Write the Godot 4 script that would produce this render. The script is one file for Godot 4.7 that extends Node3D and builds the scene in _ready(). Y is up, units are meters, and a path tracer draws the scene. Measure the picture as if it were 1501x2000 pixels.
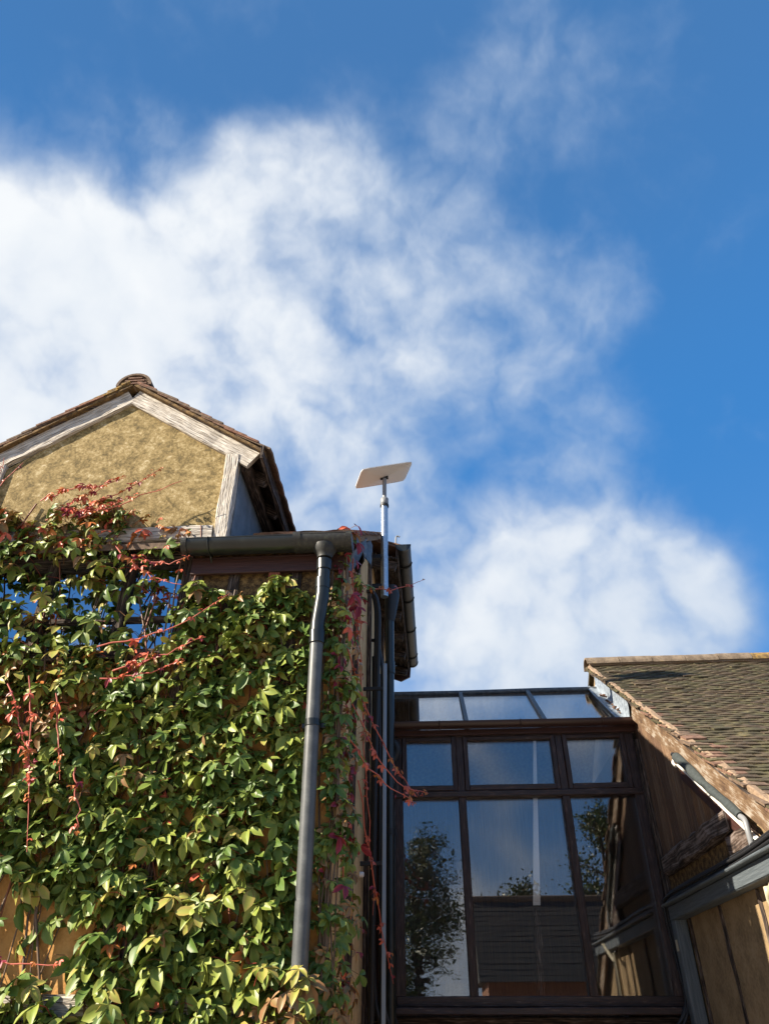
extends Node3D

var rng := RandomNumberGenerator.new()
var M := {}
var taken := {}

# ---------------------------------------------------------------- scene nodes
func numbered(called: String) -> String:
	taken[called] = taken.get(called, -1) + 1
	return called if taken[called] == 0 else "%s_%03d" % [called, taken[called]]

func thing(called: String, label: String, category: String, at: Vector3, group := "") -> Node3D:
	var o := Node3D.new()
	o.name = numbered(called)
	add_child(o)
	o.position = at
	o.set_meta("label", label)
	o.set_meta("category", category)
	if group != "":
		o.set_meta("group", group)
	return o

# a part whose own axes are the world's, so that its mesh and its sub-parts use world coordinates
func part(called: String, mesh: Mesh, material: Material, parent: Node3D) -> MeshInstance3D:
	var o := MeshInstance3D.new()
	o.name = called
	o.mesh = mesh
	if material != null:
		o.material_override = material
	parent.add_child(o, true)
	if parent.get_parent() == self:
		o.position = -parent.position
	return o

func holder(called: String, parent: Node3D) -> Node3D:
	var o := Node3D.new()
	o.name = called
	parent.add_child(o, true)
	o.position = -parent.position
	return o

func placed(called: String, mesh: Mesh, material: Material, parent: Node3D, t: Transform3D) -> MeshInstance3D:
	var o := MeshInstance3D.new()
	o.name = called
	o.mesh = mesh
	if material != null:
		o.material_override = material
	parent.add_child(o, true)
	o.transform = t
	if parent.get_parent() == self:
		o.position -= parent.position
	return o

# ---------------------------------------------------------------- mesh helpers
func start() -> SurfaceTool:
	var st := SurfaceTool.new()
	st.begin(Mesh.PRIMITIVE_TRIANGLES)
	st.set_smooth_group(-1)
	return st

func done(st: SurfaceTool) -> ArrayMesh:
	st.generate_normals()
	return st.commit()

func tri(st: SurfaceTool, a: Vector3, b: Vector3, c: Vector3, ua: Vector2, ub: Vector2, uc: Vector2, inside: Vector3) -> void:
	var n := (b - a).cross(c - a)
	if n.dot((a + b + c) / 3.0 - inside) > 0.0:
		var s := b; b = c; c = s
		var us := ub; ub = uc; uc = us
	st.set_uv(ua); st.add_vertex(a)
	st.set_uv(ub); st.add_vertex(b)
	st.set_uv(uc); st.add_vertex(c)

func quad(st: SurfaceTool, a: Vector3, b: Vector3, c: Vector3, d: Vector3, inside: Vector3, uv := [Vector2(0, 0), Vector2(1, 0), Vector2(1, 1), Vector2(0, 1)]) -> void:
	tri(st, a, b, c, uv[0], uv[1], uv[2], inside)
	tri(st, a, c, d, uv[0], uv[2], uv[3], inside)

# a squared timber or bar from a to b, chamfered, uneven by jit, with uv in metres (v along the length)
func beam_into(st: SurfaceTool, a: Vector3, b: Vector3, w: float, h: float, up := Vector3.UP, bev := 0.004, jit := 0.0, segs := 1) -> void:
	var dir := (b - a).normalized()
	var side := dir.cross(up).normalized()
	var upv := side.cross(dir).normalized()
	var ln := a.distance_to(b)
	var prof := []
	var hw := w / 2.0
	var hh := h / 2.0
	bev = minf(bev, minf(hw, hh) * 0.6)
	for c in [[1, 1, 0], [1, 1, 1], [1, -1, 1], [1, -1, 0], [-1, -1, 0], [-1, -1, 1], [-1, 1, 1], [-1, 1, 0]]:
		var x: float = c[0] * (hw - (bev if c[2] == 0 else 0.0))
		var y: float = c[1] * (hh - (bev if c[2] == 1 else 0.0))
		prof.append(Vector2(x, y))
	var rings := []
	for i in segs + 1:
		var t := float(i) / segs
		var p := a.lerp(b, t)
		var ring := []
		for q in prof:
			var j := Vector2(rng.randf_range(-jit, jit), rng.randf_range(-jit, jit)) if jit > 0.0 else Vector2.ZERO
			ring.append(p + side * (q.x + j.x) + upv * (q.y + j.y) + dir * (rng.randf_range(-jit, jit) * 1.5 if jit > 0.0 and (i == 0 or i == segs) else 0.0))
		rings.append(ring)
	var per := []
	var acc := rng.randf() * 3.0
	for k in 9:
		per.append(acc)
		acc += prof[k % 8].distance_to(prof[(k + 1) % 8])
	var off := rng.randf() * 5.0
	for i in segs:
		var m := a.lerp(b, (i + 0.5) / segs)
		var v0 := off + ln * i / segs
		var v1 := off + ln * (i + 1) / segs
		for k in 8:
			var k2 := (k + 1) % 8
			quad(st, rings[i][k], rings[i][k2], rings[i + 1][k2], rings[i + 1][k], m, [Vector2(per[k], v0), Vector2(per[k + 1], v0), Vector2(per[k + 1], v1), Vector2(per[k], v1)])
	for e in [0, segs]:
		var ce := a if e == 0 else b
		var m2 := a.lerp(b, 0.5)
		for k in 8:
			var k2 := (k + 1) % 8
			tri(st, ce, rings[e][k], rings[e][k2], Vector2(off, off), Vector2(off, off) + prof[k], Vector2(off, off) + prof[k2], m2)

func beam(a: Vector3, b: Vector3, w: float, h: float, up := Vector3.UP, bev := 0.004, jit := 0.0, segs := 1) -> ArrayMesh:
	var st := start()
	beam_into(st, a, b, w, h, up, bev, jit, segs)
	return done(st)

# axis-aligned box between two corners
func block(lo: Vector3, hi: Vector3, bev := 0.003) -> ArrayMesh:
	var c := (lo + hi) / 2.0
	var s := hi - lo
	var st := start()
	if s.y >= s.x and s.y >= s.z:
		beam_into(st, Vector3(c.x, lo.y, c.z), Vector3(c.x, hi.y, c.z), s.x, s.z, Vector3.BACK, bev)
	elif s.x >= s.z:
		beam_into(st, Vector3(lo.x, c.y, c.z), Vector3(hi.x, c.y, c.z), s.z, s.y, Vector3.UP, bev)
	else:
		beam_into(st, Vector3(c.x, c.y, lo.z), Vector3(c.x, c.y, hi.z), s.x, s.y, Vector3.UP, bev)
	return done(st)

# extruded outline: points in a plane, pushed by a vector; flat faces
func slab(pts: Array, push: Vector3) -> ArrayMesh:
	var st := start()
	var mid := Vector3.ZERO
	for p in pts:
		mid += p
	mid = mid / pts.size() + push / 2.0
	var n := pts.size()
	for i in n:
		var a: Vector3 = pts[i]
		var b: Vector3 = pts[(i + 1) % n]
		quad(st, a, b, b + push, a + push, mid, [Vector2(0, 0), Vector2(a.distance_to(b), 0), Vector2(a.distance_to(b), push.length()), Vector2(0, push.length())])
	for i in range(1, n - 1):
		for s in [Vector3.ZERO, push]:
			var a: Vector3 = pts[0] + s
			var b: Vector3 = pts[i] + s
			var c: Vector3 = pts[i + 1] + s
			tri(st, a, b, c, Vector2(a.x + a.z, a.y), Vector2(b.x + b.z, b.y), Vector2(c.x + c.z, c.y), mid)
	return done(st)

# round tube along points; radius one number or one per point
func tube_into(st: SurfaceTool, pts: Array, radius, sides := 10, caps := true, colour = null) -> void:
	st.set_smooth_group(0)
	var rings := []
	var n := pts.size()
	var ref := Vector3.UP
	var d0: Vector3 = (pts[1] - pts[0]).normalized()
	if absf(d0.dot(ref)) > 0.9:
		ref = Vector3.BACK
	var acc := 0.0
	var lens := []
	for i in n:
		var d: Vector3 = (pts[mini(i + 1, n - 1)] - pts[maxi(i - 1, 0)]).normalized()
		var s := d.cross(ref).normalized()
		var u := s.cross(d).normalized()
		ref = u
		var r: float = radius[i] if radius is Array else radius
		var ring := []
		for k in sides:
			var a := TAU * k / sides
			ring.append(pts[i] + (s * cos(a) + u * sin(a)) * r)
		rings.append(ring)
		if i > 0:
			acc += pts[i].distance_to(pts[i - 1])
		lens.append(acc)
	if colour != null:
		st.set_color(colour)
	for i in n - 1:
		var m: Vector3 = (pts[i] + pts[i + 1]) / 2.0
		for k in sides:
			var k2 := (k + 1) % sides
			quad(st, rings[i][k], rings[i][k2], rings[i + 1][k2], rings[i + 1][k], m, [Vector2(float(k) / sides, lens[i]), Vector2((k + 1.0) / sides, lens[i]), Vector2((k + 1.0) / sides, lens[i + 1]), Vector2(float(k) / sides, lens[i + 1])])
	if caps:
		st.set_smooth_group(-1)
		for e in [0, n - 1]:
			var inner: Vector3 = pts[1] if e == 0 else pts[n - 2]
			for k in range(1, sides - 1):
				tri(st, rings[e][0], rings[e][k], rings[e][k + 1], Vector2(0, 0), Vector2(0, 1), Vector2(1, 1), inner)

func tube(pts: Array, radius, sides := 12, caps := true) -> ArrayMesh:
	var st := start()
	tube_into(st, pts, radius, sides, caps)
	return done(st)

func smooth_path(pts: Array, per := 8) -> Array:
	var c := Curve3D.new()
	for i in pts.size():
		var t := Vector3.ZERO
		if i > 0 and i < pts.size() - 1:
			t = (pts[i + 1] - pts[i - 1]) / 6.0
		c.add_point(pts[i], -t, t)
	var out := []
	var n := (pts.size() - 1) * per
	for i in n + 1:
		out.append(c.sample(mini(i / per, pts.size() - 2), float(i % per) / per) if i < n else pts[pts.size() - 1])
	return out

# open half-round trough along a straight line: outer radius r, wall thickness th
func trough(a: Vector3, b: Vector3, r: float, th: float, rim := 0.004) -> ArrayMesh:
	var st := start()
	st.set_smooth_group(0)
	var dir := (b - a).normalized()
	var side := dir.cross(Vector3.UP).normalized()
	var n := 18
	var segs := 6
	for s in segs:
		var p0 := a.lerp(b, float(s) / segs)
		var p1 := a.lerp(b, (s + 1.0) / segs)
		for k in n:
			var a0 := PI + PI * k / n
			var a1 := PI + PI * (k + 1) / n
			var o0 := side * cos(a0) + Vector3.UP * sin(a0)
			var o1 := side * cos(a1) + Vector3.UP * sin(a1)
			var mid := (p0 + p1) / 2.0 + (o0 + o1) / 2.0 * (r - th / 2.0)
			quad(st, p0 + o0 * r, p0 + o1 * r, p1 + o1 * r, p1 + o0 * r, mid)
			quad(st, p0 + o0 * (r - th), p0 + o1 * (r - th), p1 + o1 * (r - th), p1 + o0 * (r - th), mid)
	for sg in [-1.0, 1.0]:
		tube_into(st, [a + side * sg * (r - th / 2.0), b + side * sg * (r - th / 2.0)], rim, 6)
	return done(st)

func half_disc(c: Vector3, dir: Vector3, r: float, th: float) -> ArrayMesh:
	var side := dir.cross(Vector3.UP).normalized()
	var pts := []
	for k in 17:
		var a := PI + PI * k / 16
		pts.append(c + (side * cos(a) + Vector3.UP * sin(a)) * r)
	return slab(pts, dir * th)

# ---------------------------------------------------------------- textures and materials
func noise_image(sd: int, freq: float, oct: int, w: int, h: int, W := 0, H := 0, gain := 0.5) -> Image:
	var n := FastNoiseLite.new()
	n.seed = sd
	n.noise_type = FastNoiseLite.TYPE_SIMPLEX_SMOOTH
	n.frequency = freq
	n.fractal_octaves = oct
	n.fractal_gain = gain
	var im := n.get_seamless_image(w, h)
	im.convert(Image.FORMAT_L8)
	if W > 0:
		im.resize(W, H, Image.INTERPOLATE_CUBIC)
	return im

# colour texture from one or two noise images through a colour ramp; stops: [[t, Color], ...], sRGB
func colour_tex(a: Image, b: Image, share: float, stops: Array) -> ImageTexture:
	var g := Gradient.new()
	var offs := PackedFloat32Array()
	var cols := PackedColorArray()
	for s in stops:
		offs.append(s[0])
		cols.append(s[1])
	g.offsets = offs
	g.colors = cols
	var lut := PackedByteArray()
	lut.resize(768)
	for i in 256:
		var c := g.sample(i / 255.0)
		lut[i * 3] = int(c.r * 255.0)
		lut[i * 3 + 1] = int(c.g * 255.0)
		lut[i * 3 + 2] = int(c.b * 255.0)
	var da := a.get_data()
	var db := b.get_data()
	var out := PackedByteArray()
	out.resize(da.size() * 3)
	for i in da.size():
		var t := int(clampf(da[i] * (1.0 - share) + db[i] * share, 0.0, 255.0)) * 3
		out[i * 3] = lut[t]
		out[i * 3 + 1] = lut[t + 1]
		out[i * 3 + 2] = lut[t + 2]
	var im := Image.create_from_data(a.get_width(), a.get_height(), false, Image.FORMAT_RGB8, out)
	return ImageTexture.create_from_image(im)

func mat(called: String, colour: Color, rough: float, tex: Texture2D = null, scale := Vector3.ONE, tri_planar := true, bump: Texture2D = null, depth := 0.2, metal := 0.0) -> StandardMaterial3D:
	var m := StandardMaterial3D.new()
	m.resource_name = called
	m.albedo_color = colour
	m.roughness = rough
	m.metallic = metal
	if tex != null:
		m.albedo_texture = tex
	if bump != null:
		m.heightmap_enabled = true
		m.heightmap_texture = bump
		m.heightmap_scale = depth
	if tex != null or bump != null:
		m.uv1_scale = scale
		if tri_planar:
			m.uv1_triplanar = true
			m.uv1_world_triplanar = true
	M[called] = m
	return m

func grey(v: float) -> Color:
	return Color(v, v, v)

func make_materials() -> void:
	var big := noise_image(1, 0.012, 5, 512, 512)
	var mid := noise_image(2, 0.03, 5, 512, 512)
	var fine := noise_image(3, 0.12, 4, 512, 512)
	var grit := noise_image(4, 0.25, 3, 512, 512)
	var rugged := noise_image(12, 0.010, 7, 512, 512, 0, 0, 0.72)
	var grain := noise_image(5, 0.06, 5, 512, 32, 512, 512)
	var grain2 := noise_image(6, 0.11, 4, 512, 64, 512, 512)
	var flake := noise_image(7, 0.035, 5, 512, 160, 512, 512)
	var t_fine := ImageTexture.create_from_image(fine)
	var t_grit := ImageTexture.create_from_image(grit)
	var t_grain := ImageTexture.create_from_image(grain2)
	var t_mid := ImageTexture.create_from_image(mid)
	# plasters
	mat("ochre_render", Color.WHITE, 0.92, colour_tex(big, fine, 0.35, [[0.15, Color(0.66, 0.47, 0.26)], [0.45, Color(0.77, 0.57, 0.32)], [0.75, Color(0.82, 0.63, 0.38)]]), Vector3(0.8, 0.8, 0.8), true, t_fine, 0.15)
	mat("gable_plaster", Color.WHITE, 0.95, colour_tex(rugged, noise_image(14, 0.045, 6, 512, 512, 0, 0, 0.8), 0.5, [[0.24, Color(0.36, 0.31, 0.19)], [0.38, Color(0.49, 0.42, 0.26)], [0.49, Color(0.58, 0.50, 0.32)], [0.60, Color(0.66, 0.58, 0.40)], [0.70, Color(0.74, 0.67, 0.51)], [0.80, Color(0.85, 0.80, 0.69)]]), Vector3(1.5, 1.5, 1.5), true, t_grit, 0.3)
	mat("tan_plaster", Color.WHITE, 0.93, colour_tex(big, fine, 0.3, [[0.2, Color(0.68, 0.56, 0.39)], [0.5, Color(0.78, 0.65, 0.46)], [0.8, Color(0.82, 0.71, 0.53)]]), Vector3(0.7, 0.7, 0.7), true, t_fine, 0.12)
	mat("barn_plaster", Color.WHITE, 0.93, colour_tex(rugged, fine, 0.3, [[0.2, Color(0.46, 0.385, 0.28)], [0.5, Color(0.57, 0.48, 0.35)], [0.8, Color(0.64, 0.55, 0.42)]]), Vector3(0.7, 0.7, 0.7), true, t_fine, 0.12)
	mat("dark_plaster", Color.WHITE, 0.95, colour_tex(mid, fine, 0.4, [[0.25, Color(0.22, 0.16, 0.10)], [0.5, Color(0.42, 0.33, 0.20)], [0.75, Color(0.56, 0.45, 0.28)]]), Vector3(1.3, 1.3, 1.3), true, t_fine, 0.08)
	# timbers, grain along the length
	mat("silver_timber", Color.WHITE, 0.85, colour_tex(grain, grain2, 0.5, [[0.22, Color(0.30, 0.26, 0.22)], [0.36, Color(0.62, 0.58, 0.53)], [0.55, Color(0.80, 0.77, 0.72)], [0.8, Color(0.90, 0.88, 0.84)]]), Vector3(3.0, 1.4, 1), false, t_grain, 0.35)
	mat("old_timber", Color.WHITE, 0.88, colour_tex(grain, flake, 0.45, [[0.25, Color(0.10, 0.08, 0.07)], [0.45, Color(0.24, 0.19, 0.16)], [0.62, Color(0.36, 0.31, 0.28)], [0.8, Color(0.55, 0.50, 0.46)]]), Vector3(3.0, 1.4, 1), false, t_grain, 0.5)
	mat("rough_timber", Color.WHITE, 0.92, colour_tex(grain, rugged, 0.5, [[0.25, Color(0.13, 0.10, 0.08)], [0.42, Color(0.28, 0.22, 0.18)], [0.55, Color(0.42, 0.37, 0.34)], [0.7, Color(0.52, 0.47, 0.45)], [0.85, Color(0.36, 0.23, 0.17)]]), Vector3(2.5, 1.0, 1), false, t_grain, 0.15)
	mat("brown_paint", Color.WHITE, 0.55, colour_tex(grain, grain2, 0.4, [[0.2, Color(0.21, 0.125, 0.105)], [0.6, Color(0.28, 0.17, 0.145)], [0.9, Color(0.33, 0.22, 0.185)]]), Vector3(2.0, 1.0, 1), false, t_grain, 0.1)
	mat("redwood", Color.WHITE, 0.75, colour_tex(grain, grain2, 0.4, [[0.2, Color(0.40, 0.20, 0.12)], [0.6, Color(0.56, 0.30, 0.19)], [0.9, Color(0.62, 0.36, 0.24)]]), Vector3(4.0, 2.0, 1), false, t_grain, 0.2)
	mat("frame_paint", Color.WHITE, 0.5, colour_tex(grain, flake, 0.6, [[0.2, Color(0.14, 0.09, 0.08)], [0.60, Color(0.22, 0.15, 0.13)], [0.70, Color(0.28, 0.20, 0.17)], [0.80, Color(0.42, 0.36, 0.32)], [0.9, Color(0.52, 0.47, 0.43)]]), Vector3(2.6, 1.3, 1), false, t_grain, 0.25)
	var plank_tex := colour_tex(grain, grain2, 0.45, [[0.22, Color(0.33, 0.24, 0.18)], [0.42, Color(0.46, 0.36, 0.27)], [0.6, Color(0.53, 0.42, 0.32)], [0.70, Color(0.59, 0.49, 0.39)], [0.78, Color(0.68, 0.62, 0.56)]])
	for k in 4:
		mat("plank_%d" % k, [Color(1, 1, 1), Color(0.90, 0.87, 0.85), Color(1.0, 0.93, 0.85), Color(0.83, 0.80, 0.80)][k], 0.85, plank_tex, Vector3(4.0, 0.9, 1), false, t_grain, 0.4)
	mat("barge_paint", Color.WHITE, 0.85, colour_tex(grain2, rugged, 0.7, [[0.2, Color(0.28, 0.20, 0.14)], [0.42, Color(0.40, 0.31, 0.22)], [0.54, Color(0.46, 0.37, 0.28)], [0.60, Color(0.54, 0.49, 0.43)], [0.85, Color(0.64, 0.61, 0.57)]]), Vector3(1.6, 0.7, 1), false, t_grain, 0.15)
	mat("white_paint", Color(0.86, 0.85, 0.82), 0.5, null, Vector3.ONE, true, t_grain, 0.05)
	mat("grey_paint", Color.WHITE, 0.6, colour_tex(grain, fine, 0.3, [[0.2, Color(0.29, 0.32, 0.34)], [0.7, Color(0.37, 0.40, 0.42)]]), Vector3(2, 2, 1), false, t_grain, 0.1)
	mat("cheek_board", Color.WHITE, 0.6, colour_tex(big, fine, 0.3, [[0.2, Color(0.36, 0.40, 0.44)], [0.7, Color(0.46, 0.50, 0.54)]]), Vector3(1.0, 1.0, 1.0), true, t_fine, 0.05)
	# clay
	var clay := [[Color(0.34, 0.25, 0.20), Color(0.48, 0.36, 0.29), Color(0.58, 0.47, 0.39)], [Color(0.32, 0.26, 0.21), Color(0.44, 0.36, 0.29), Color(0.55, 0.48, 0.40)], [Color(0.38, 0.26, 0.20), Color(0.53, 0.37, 0.29), Color(0.62, 0.48, 0.39)]]
	for k in 3:
		mat("clay_%d" % k, Color.WHITE, 0.9, colour_tex(mid, grit, 0.4, [[0.2, clay[k][0]], [0.55, clay[k][1]], [0.85, clay[k][2]]]), Vector3(1.7, 1.7, 1.7), true, t_grit, 0.25)
	var moss := [[Color(0.19, 0.16, 0.11), Color(0.30, 0.265, 0.185), Color(0.38, 0.355, 0.23)], [Color(0.21, 0.165, 0.125), Color(0.325, 0.27, 0.20), Color(0.39, 0.35, 0.25)], [Color(0.17, 0.15, 0.10), Color(0.285, 0.26, 0.17), Color(0.37, 0.355, 0.22)]]
	for k in 3:
		mat("mossy_%d" % k, Color.WHITE, 0.95, colour_tex(rugged, grit, 0.3, [[0.22, moss[k][0]], [0.5, moss[k][1]], [0.68, moss[k][2]], [0.78, Color(0.52, 0.47, 0.34)], [0.86, Color(0.66, 0.46, 0.14)]]), Vector3(1.3, 1.3, 1.3), true, t_grit, 0.6)
	mat("lichen_clay", Color.WHITE, 0.95, colour_tex(mid, fine, 0.4, [[0.25, Color(0.34, 0.26, 0.16)], [0.5, Color(0.55, 0.46, 0.30)], [0.62, Color(0.60, 0.50, 0.28)], [0.7, Color(0.78, 0.54, 0.10)], [0.85, Color(0.84, 0.62, 0.14)]]), Vector3(1.6, 1.6, 1.6), true, t_grit, 0.6)
	mat("ridge_clay", Color.WHITE, 0.95, colour_tex(rugged, grit, 0.3, [[0.2, Color(0.32, 0.27, 0.22)], [0.5, Color(0.48, 0.42, 0.35)], [0.7, Color(0.58, 0.52, 0.45)], [0.8, Color(0.66, 0.50, 0.20)]]), Vector3(1.6, 1.6, 1.6), true, t_grit, 0.5)
	mat("mortar", Color.WHITE, 0.95, colour_tex(mid, grit, 0.5, [[0.2, Color(0.48, 0.40, 0.32)], [0.6, Color(0.64, 0.54, 0.44)], [0.9, Color(0.72, 0.65, 0.56)]]), Vector3(3, 3, 3), true, t_grit, 0.5)
	# metals and plastics
	mat("black_plastic", Color.WHITE, 0.30, colour_tex(big, fine, 0.3, [[0.2, Color(0.10, 0.115, 0.112)], [0.6, Color(0.135, 0.15, 0.148)], [0.85, Color(0.19, 0.205, 0.20)]]), Vector3(1.5, 1.5, 1.5), true)
	mat("faded_plastic", Color.WHITE, 0.42, colour_tex(big, fine, 0.3, [[0.2, Color(0.27, 0.28, 0.28)], [0.6, Color(0.33, 0.34, 0.34)], [0.85, Color(0.40, 0.41, 0.40)]]), Vector3(1.5, 1.5, 1.5), true)
	mat("old_black_plastic", Color.WHITE, 0.5, colour_tex(mid, fine, 0.4, [[0.25, Color(0.10, 0.10, 0.10)], [0.55, Color(0.17, 0.17, 0.16)], [0.72, Color(0.25, 0.26, 0.22)], [0.85, Color(0.34, 0.36, 0.20)]]), Vector3(2.5, 2.5, 2.5), true, t_fine, 0.03)
	mat("black_rubber", Color(0.11, 0.11, 0.12), 0.55)
	mat("brown_plastic", Color(0.24, 0.16, 0.14), 0.35)
	mat("grey_plastic", Color(0.50, 0.51, 0.52), 0.45)
	mat("dish_white", Color(0.84, 0.83, 0.82), 0.4)
	mat("cream_plastic", Color(0.72, 0.68, 0.58), 0.5)
	mat("foam_sleeve", Color.WHITE, 0.85, colour_tex(mid, fine, 0.4, [[0.2, Color(0.16, 0.18, 0.18)], [0.7, Color(0.26, 0.29, 0.29)]]), Vector3(3, 3, 3), true, t_fine, 0.1)
	mat("galvanised", Color.WHITE, 0.32, colour_tex(mid, grit, 0.4, [[0.2, Color(0.62, 0.66, 0.70)], [0.8, Color(0.80, 0.83, 0.86)]]), Vector3(3, 3, 3), true, null, 0.0, 0.85)
	mat("lead", Color.WHITE, 0.5, colour_tex(mid, fine, 0.35, [[0.2, Color(0.42, 0.45, 0.48)], [0.55, Color(0.58, 0.62, 0.66)], [0.85, Color(0.72, 0.76, 0.79)]]), Vector3(1.5, 1.5, 1.5), true, t_mid, 0.4, 0.25)
	mat("shade_toned_lead", Color.WHITE, 0.55, colour_tex(mid, fine, 0.35, [[0.2, Color(0.26, 0.27, 0.28)], [0.55, Color(0.36, 0.38, 0.40)], [0.85, Color(0.46, 0.48, 0.50)]]), Vector3(1.5, 1.5, 1.5), true, t_mid, 0.3, 0.2)  # lead with shade put into its colour, for flashing on the unlit side
	mat("dull_steel", Color(0.56, 0.61, 0.66), 0.45, null, Vector3.ONE, true, null, 0.0, 0.5)
	mat("room_boards", Color.WHITE, 0.7, colour_tex(grain, grain2, 0.4, [[0.2, Color(0.26, 0.18, 0.13)], [0.8, Color(0.38, 0.28, 0.20)]]), Vector3(2, 1, 1), false)
	var gl := mat("clear_glass", Color(0.05, 0.06, 0.06, 0.01), 0.01)
	gl.transparency = BaseMaterial3D.TRANSPARENCY_ALPHA
	gl.metallic_specular = 0.5
	var old := mat("wavy_glass", Color(0.05, 0.06, 0.06, 0.01), 0.01)
	old.transparency = BaseMaterial3D.TRANSPARENCY_ALPHA
	old.normal_enabled = true
	var wave := noise_image(9, 0.02, 2, 256, 256)
	wave.convert(Image.FORMAT_RGBA8)
	wave.bump_map_to_normal_map(1.0)
	old.normal_texture = ImageTexture.create_from_image(wave)
	old.normal_scale = 0.10
	old.uv1_triplanar = true
	old.uv1_world_triplanar = true
	old.uv1_scale = Vector3(1.2, 3.0, 1.2)
	mat("coated_glass", Color(0.72, 0.76, 0.80), 0.02, null, Vector3.ONE, true, null, 0.0, 1.0)
	mat("paving", Color.WHITE, 0.9, colour_tex(big, grit, 0.4, [[0.2, Color(0.50, 0.47, 0.43)], [0.8, Color(0.70, 0.66, 0.60)]]), Vector3(0.5, 0.5, 0.5), true, t_fine, 0.3)
	mat("brick", Color.WHITE, 0.9, colour_tex(mid, fine, 0.4, [[0.2, Color(0.44, 0.30, 0.23)], [0.8, Color(0.60, 0.43, 0.33)]]), Vector3(0.6, 0.6, 0.6), true, t_fine, 0.3)
	mat("slate", Color.WHITE, 0.8, colour_tex(mid, fine, 0.4, [[0.2, Color(0.14, 0.14, 0.14)], [0.8, Color(0.25, 0.25, 0.24)]]), Vector3(1, 1, 1), true, t_fine, 0.2)
	mat("bark", Color.WHITE, 0.95, colour_tex(grain, fine, 0.4, [[0.2, Color(0.18, 0.14, 0.10)], [0.8, Color(0.36, 0.30, 0.24)]]), Vector3(2, 1, 1), false, t_grain, 1.0)
	# leaves: colour is in the mesh
	var lf := mat("leaf", Color.WHITE, 0.43)
	lf.vertex_color_use_as_albedo = true
	lf.metallic_specular = 0.36
	lf.backlight_enabled = true
	lf.backlight = Color(0.32, 0.32, 0.32)
	var tw := mat("twig", Color.WHITE, 0.6)
	tw.vertex_color_use_as_albedo = true

# ---------------------------------------------------------------- sky
# cloud banks as [azimuth, elevation, angular radius, weight], degrees
const BANKS := [[-42.8, 46.1, 5.4, 1.20], [-38.2, 47.8, 5.6, 1.20], [-33.0, 49.4, 5.5, 1.20], [-37.7, 41.7, 6.5, 1.20], [-29.3, 45.7, 6.2, 1.10], [-46.5, 48.7, 2.0, 0.90], [-37.2, 36.8, 5.9, 1.10], [-42.7, 42.6, 4.8, 1.10], [-23.5, 48.4, 4.8, 0.90], [-37.0, 59.3, 2.4, 0.42], [-37.8, 56.6, 2.5, 0.40], [-31.8, 56.4, 2.6, 0.50], [-26.2, 60.1, 1.8, 0.60], [-22.1, 59.0, 3.2, 0.70], [-13.9, 61.2, 3.3, 0.85], [-8.5, 60.5, 2.3, 0.70], [-17.2, 57.1, 4.3, 0.80], [-4.6, 57.1, 4.1, 0.62], [5.0, 56.1, 3.7, 0.60], [-26.7, 53.9, 4.2, 0.85], [-16.4, 51.0, 6.1, 0.80], [-7.1, 51.6, 6.2, 0.68], [2.9, 50.7, 5.5, 0.60], [11.5, 50.6, 4.6, 0.50], [19.0, 49.7, 3.4, 0.40], [22.3, 49.4, 2.2, 0.35], [-20.3, 42.6, 6.2, 0.85], [-11.2, 43.6, 6.4, 0.75], [-2.2, 45.4, 5.2, 0.62], [7.5, 45.6, 5.1, 0.52], [13.0, 42.6, 4.3, 0.45], [15.7, 38.9, 3.4, 0.42], [-11.6, 37.5, 5.6, 0.75], [-5.5, 37.7, 5.3, 0.65], [-1.3, 38.9, 2.8, 0.45], [-13.2, 33.3, 4.8, 0.65], [0.0, 23.6, 4.2, 0.75], [8.8, 22.3, 5.0, 0.80], [16.9, 22.2, 4.4, 0.75], [-6.3, 32.4, 4.4, 0.60], [1.1, 35.6, 2.8, 0.50], [5.9, 33.7, 3.9, 0.72], [11.7, 31.5, 4.5, 0.88], [16.8, 30.3, 4.0, 0.92], [21.4, 28.3, 3.3, 0.97], [23.0, 25.7, 2.5, 0.90], [7.5, 27.9, 5.3, 0.85], [13.6, 25.7, 5.0, 0.90], [19.6, 24.8, 3.7, 0.90], [2.7, 25.4, 4.6, 0.80], [-0.2, 29.5, 3.2, 0.55], [23.8, 23.3, 1.9, 0.70], [-2.5, 33.6, 2.8, 0.50], [18.5, 67.2, 2.9, 0.30], [21.7, 64.4, 3.0, 0.32], [13.9, 63.7, 3.1, 0.30], [7.5, 63.7, 2.4, 0.26], [21.0, 60.9, 2.4, 0.24], [31.4, 64.5, 3.6, 0.24], [39.4, 63.2, 3.5, 0.22], [24.8, 68.2, 2.5, 0.26], [5.9, 60.9, 2.9, 0.24], [2.3, 41.6, 2.4, -0.55], [4.6, 38.3, 2.0, -0.50], [8.8, 40.3, 1.4, -0.30]]
const SKY_W := 3072
const SKY_H := 1536
var cloud_noise := FastNoiseLite.new()
var broad_noise := FastNoiseLite.new()
var puff_noise := FastNoiseLite.new()
var bank_dirs := []

func sky_dir(px: float, py: float, w: float, h: float) -> Vector3:
	var az := (px / w - 0.5) * TAU
	var el := (0.5 - py / h) * PI
	return Vector3(sin(az) * cos(el), sin(el), -cos(az) * cos(el))

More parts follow.
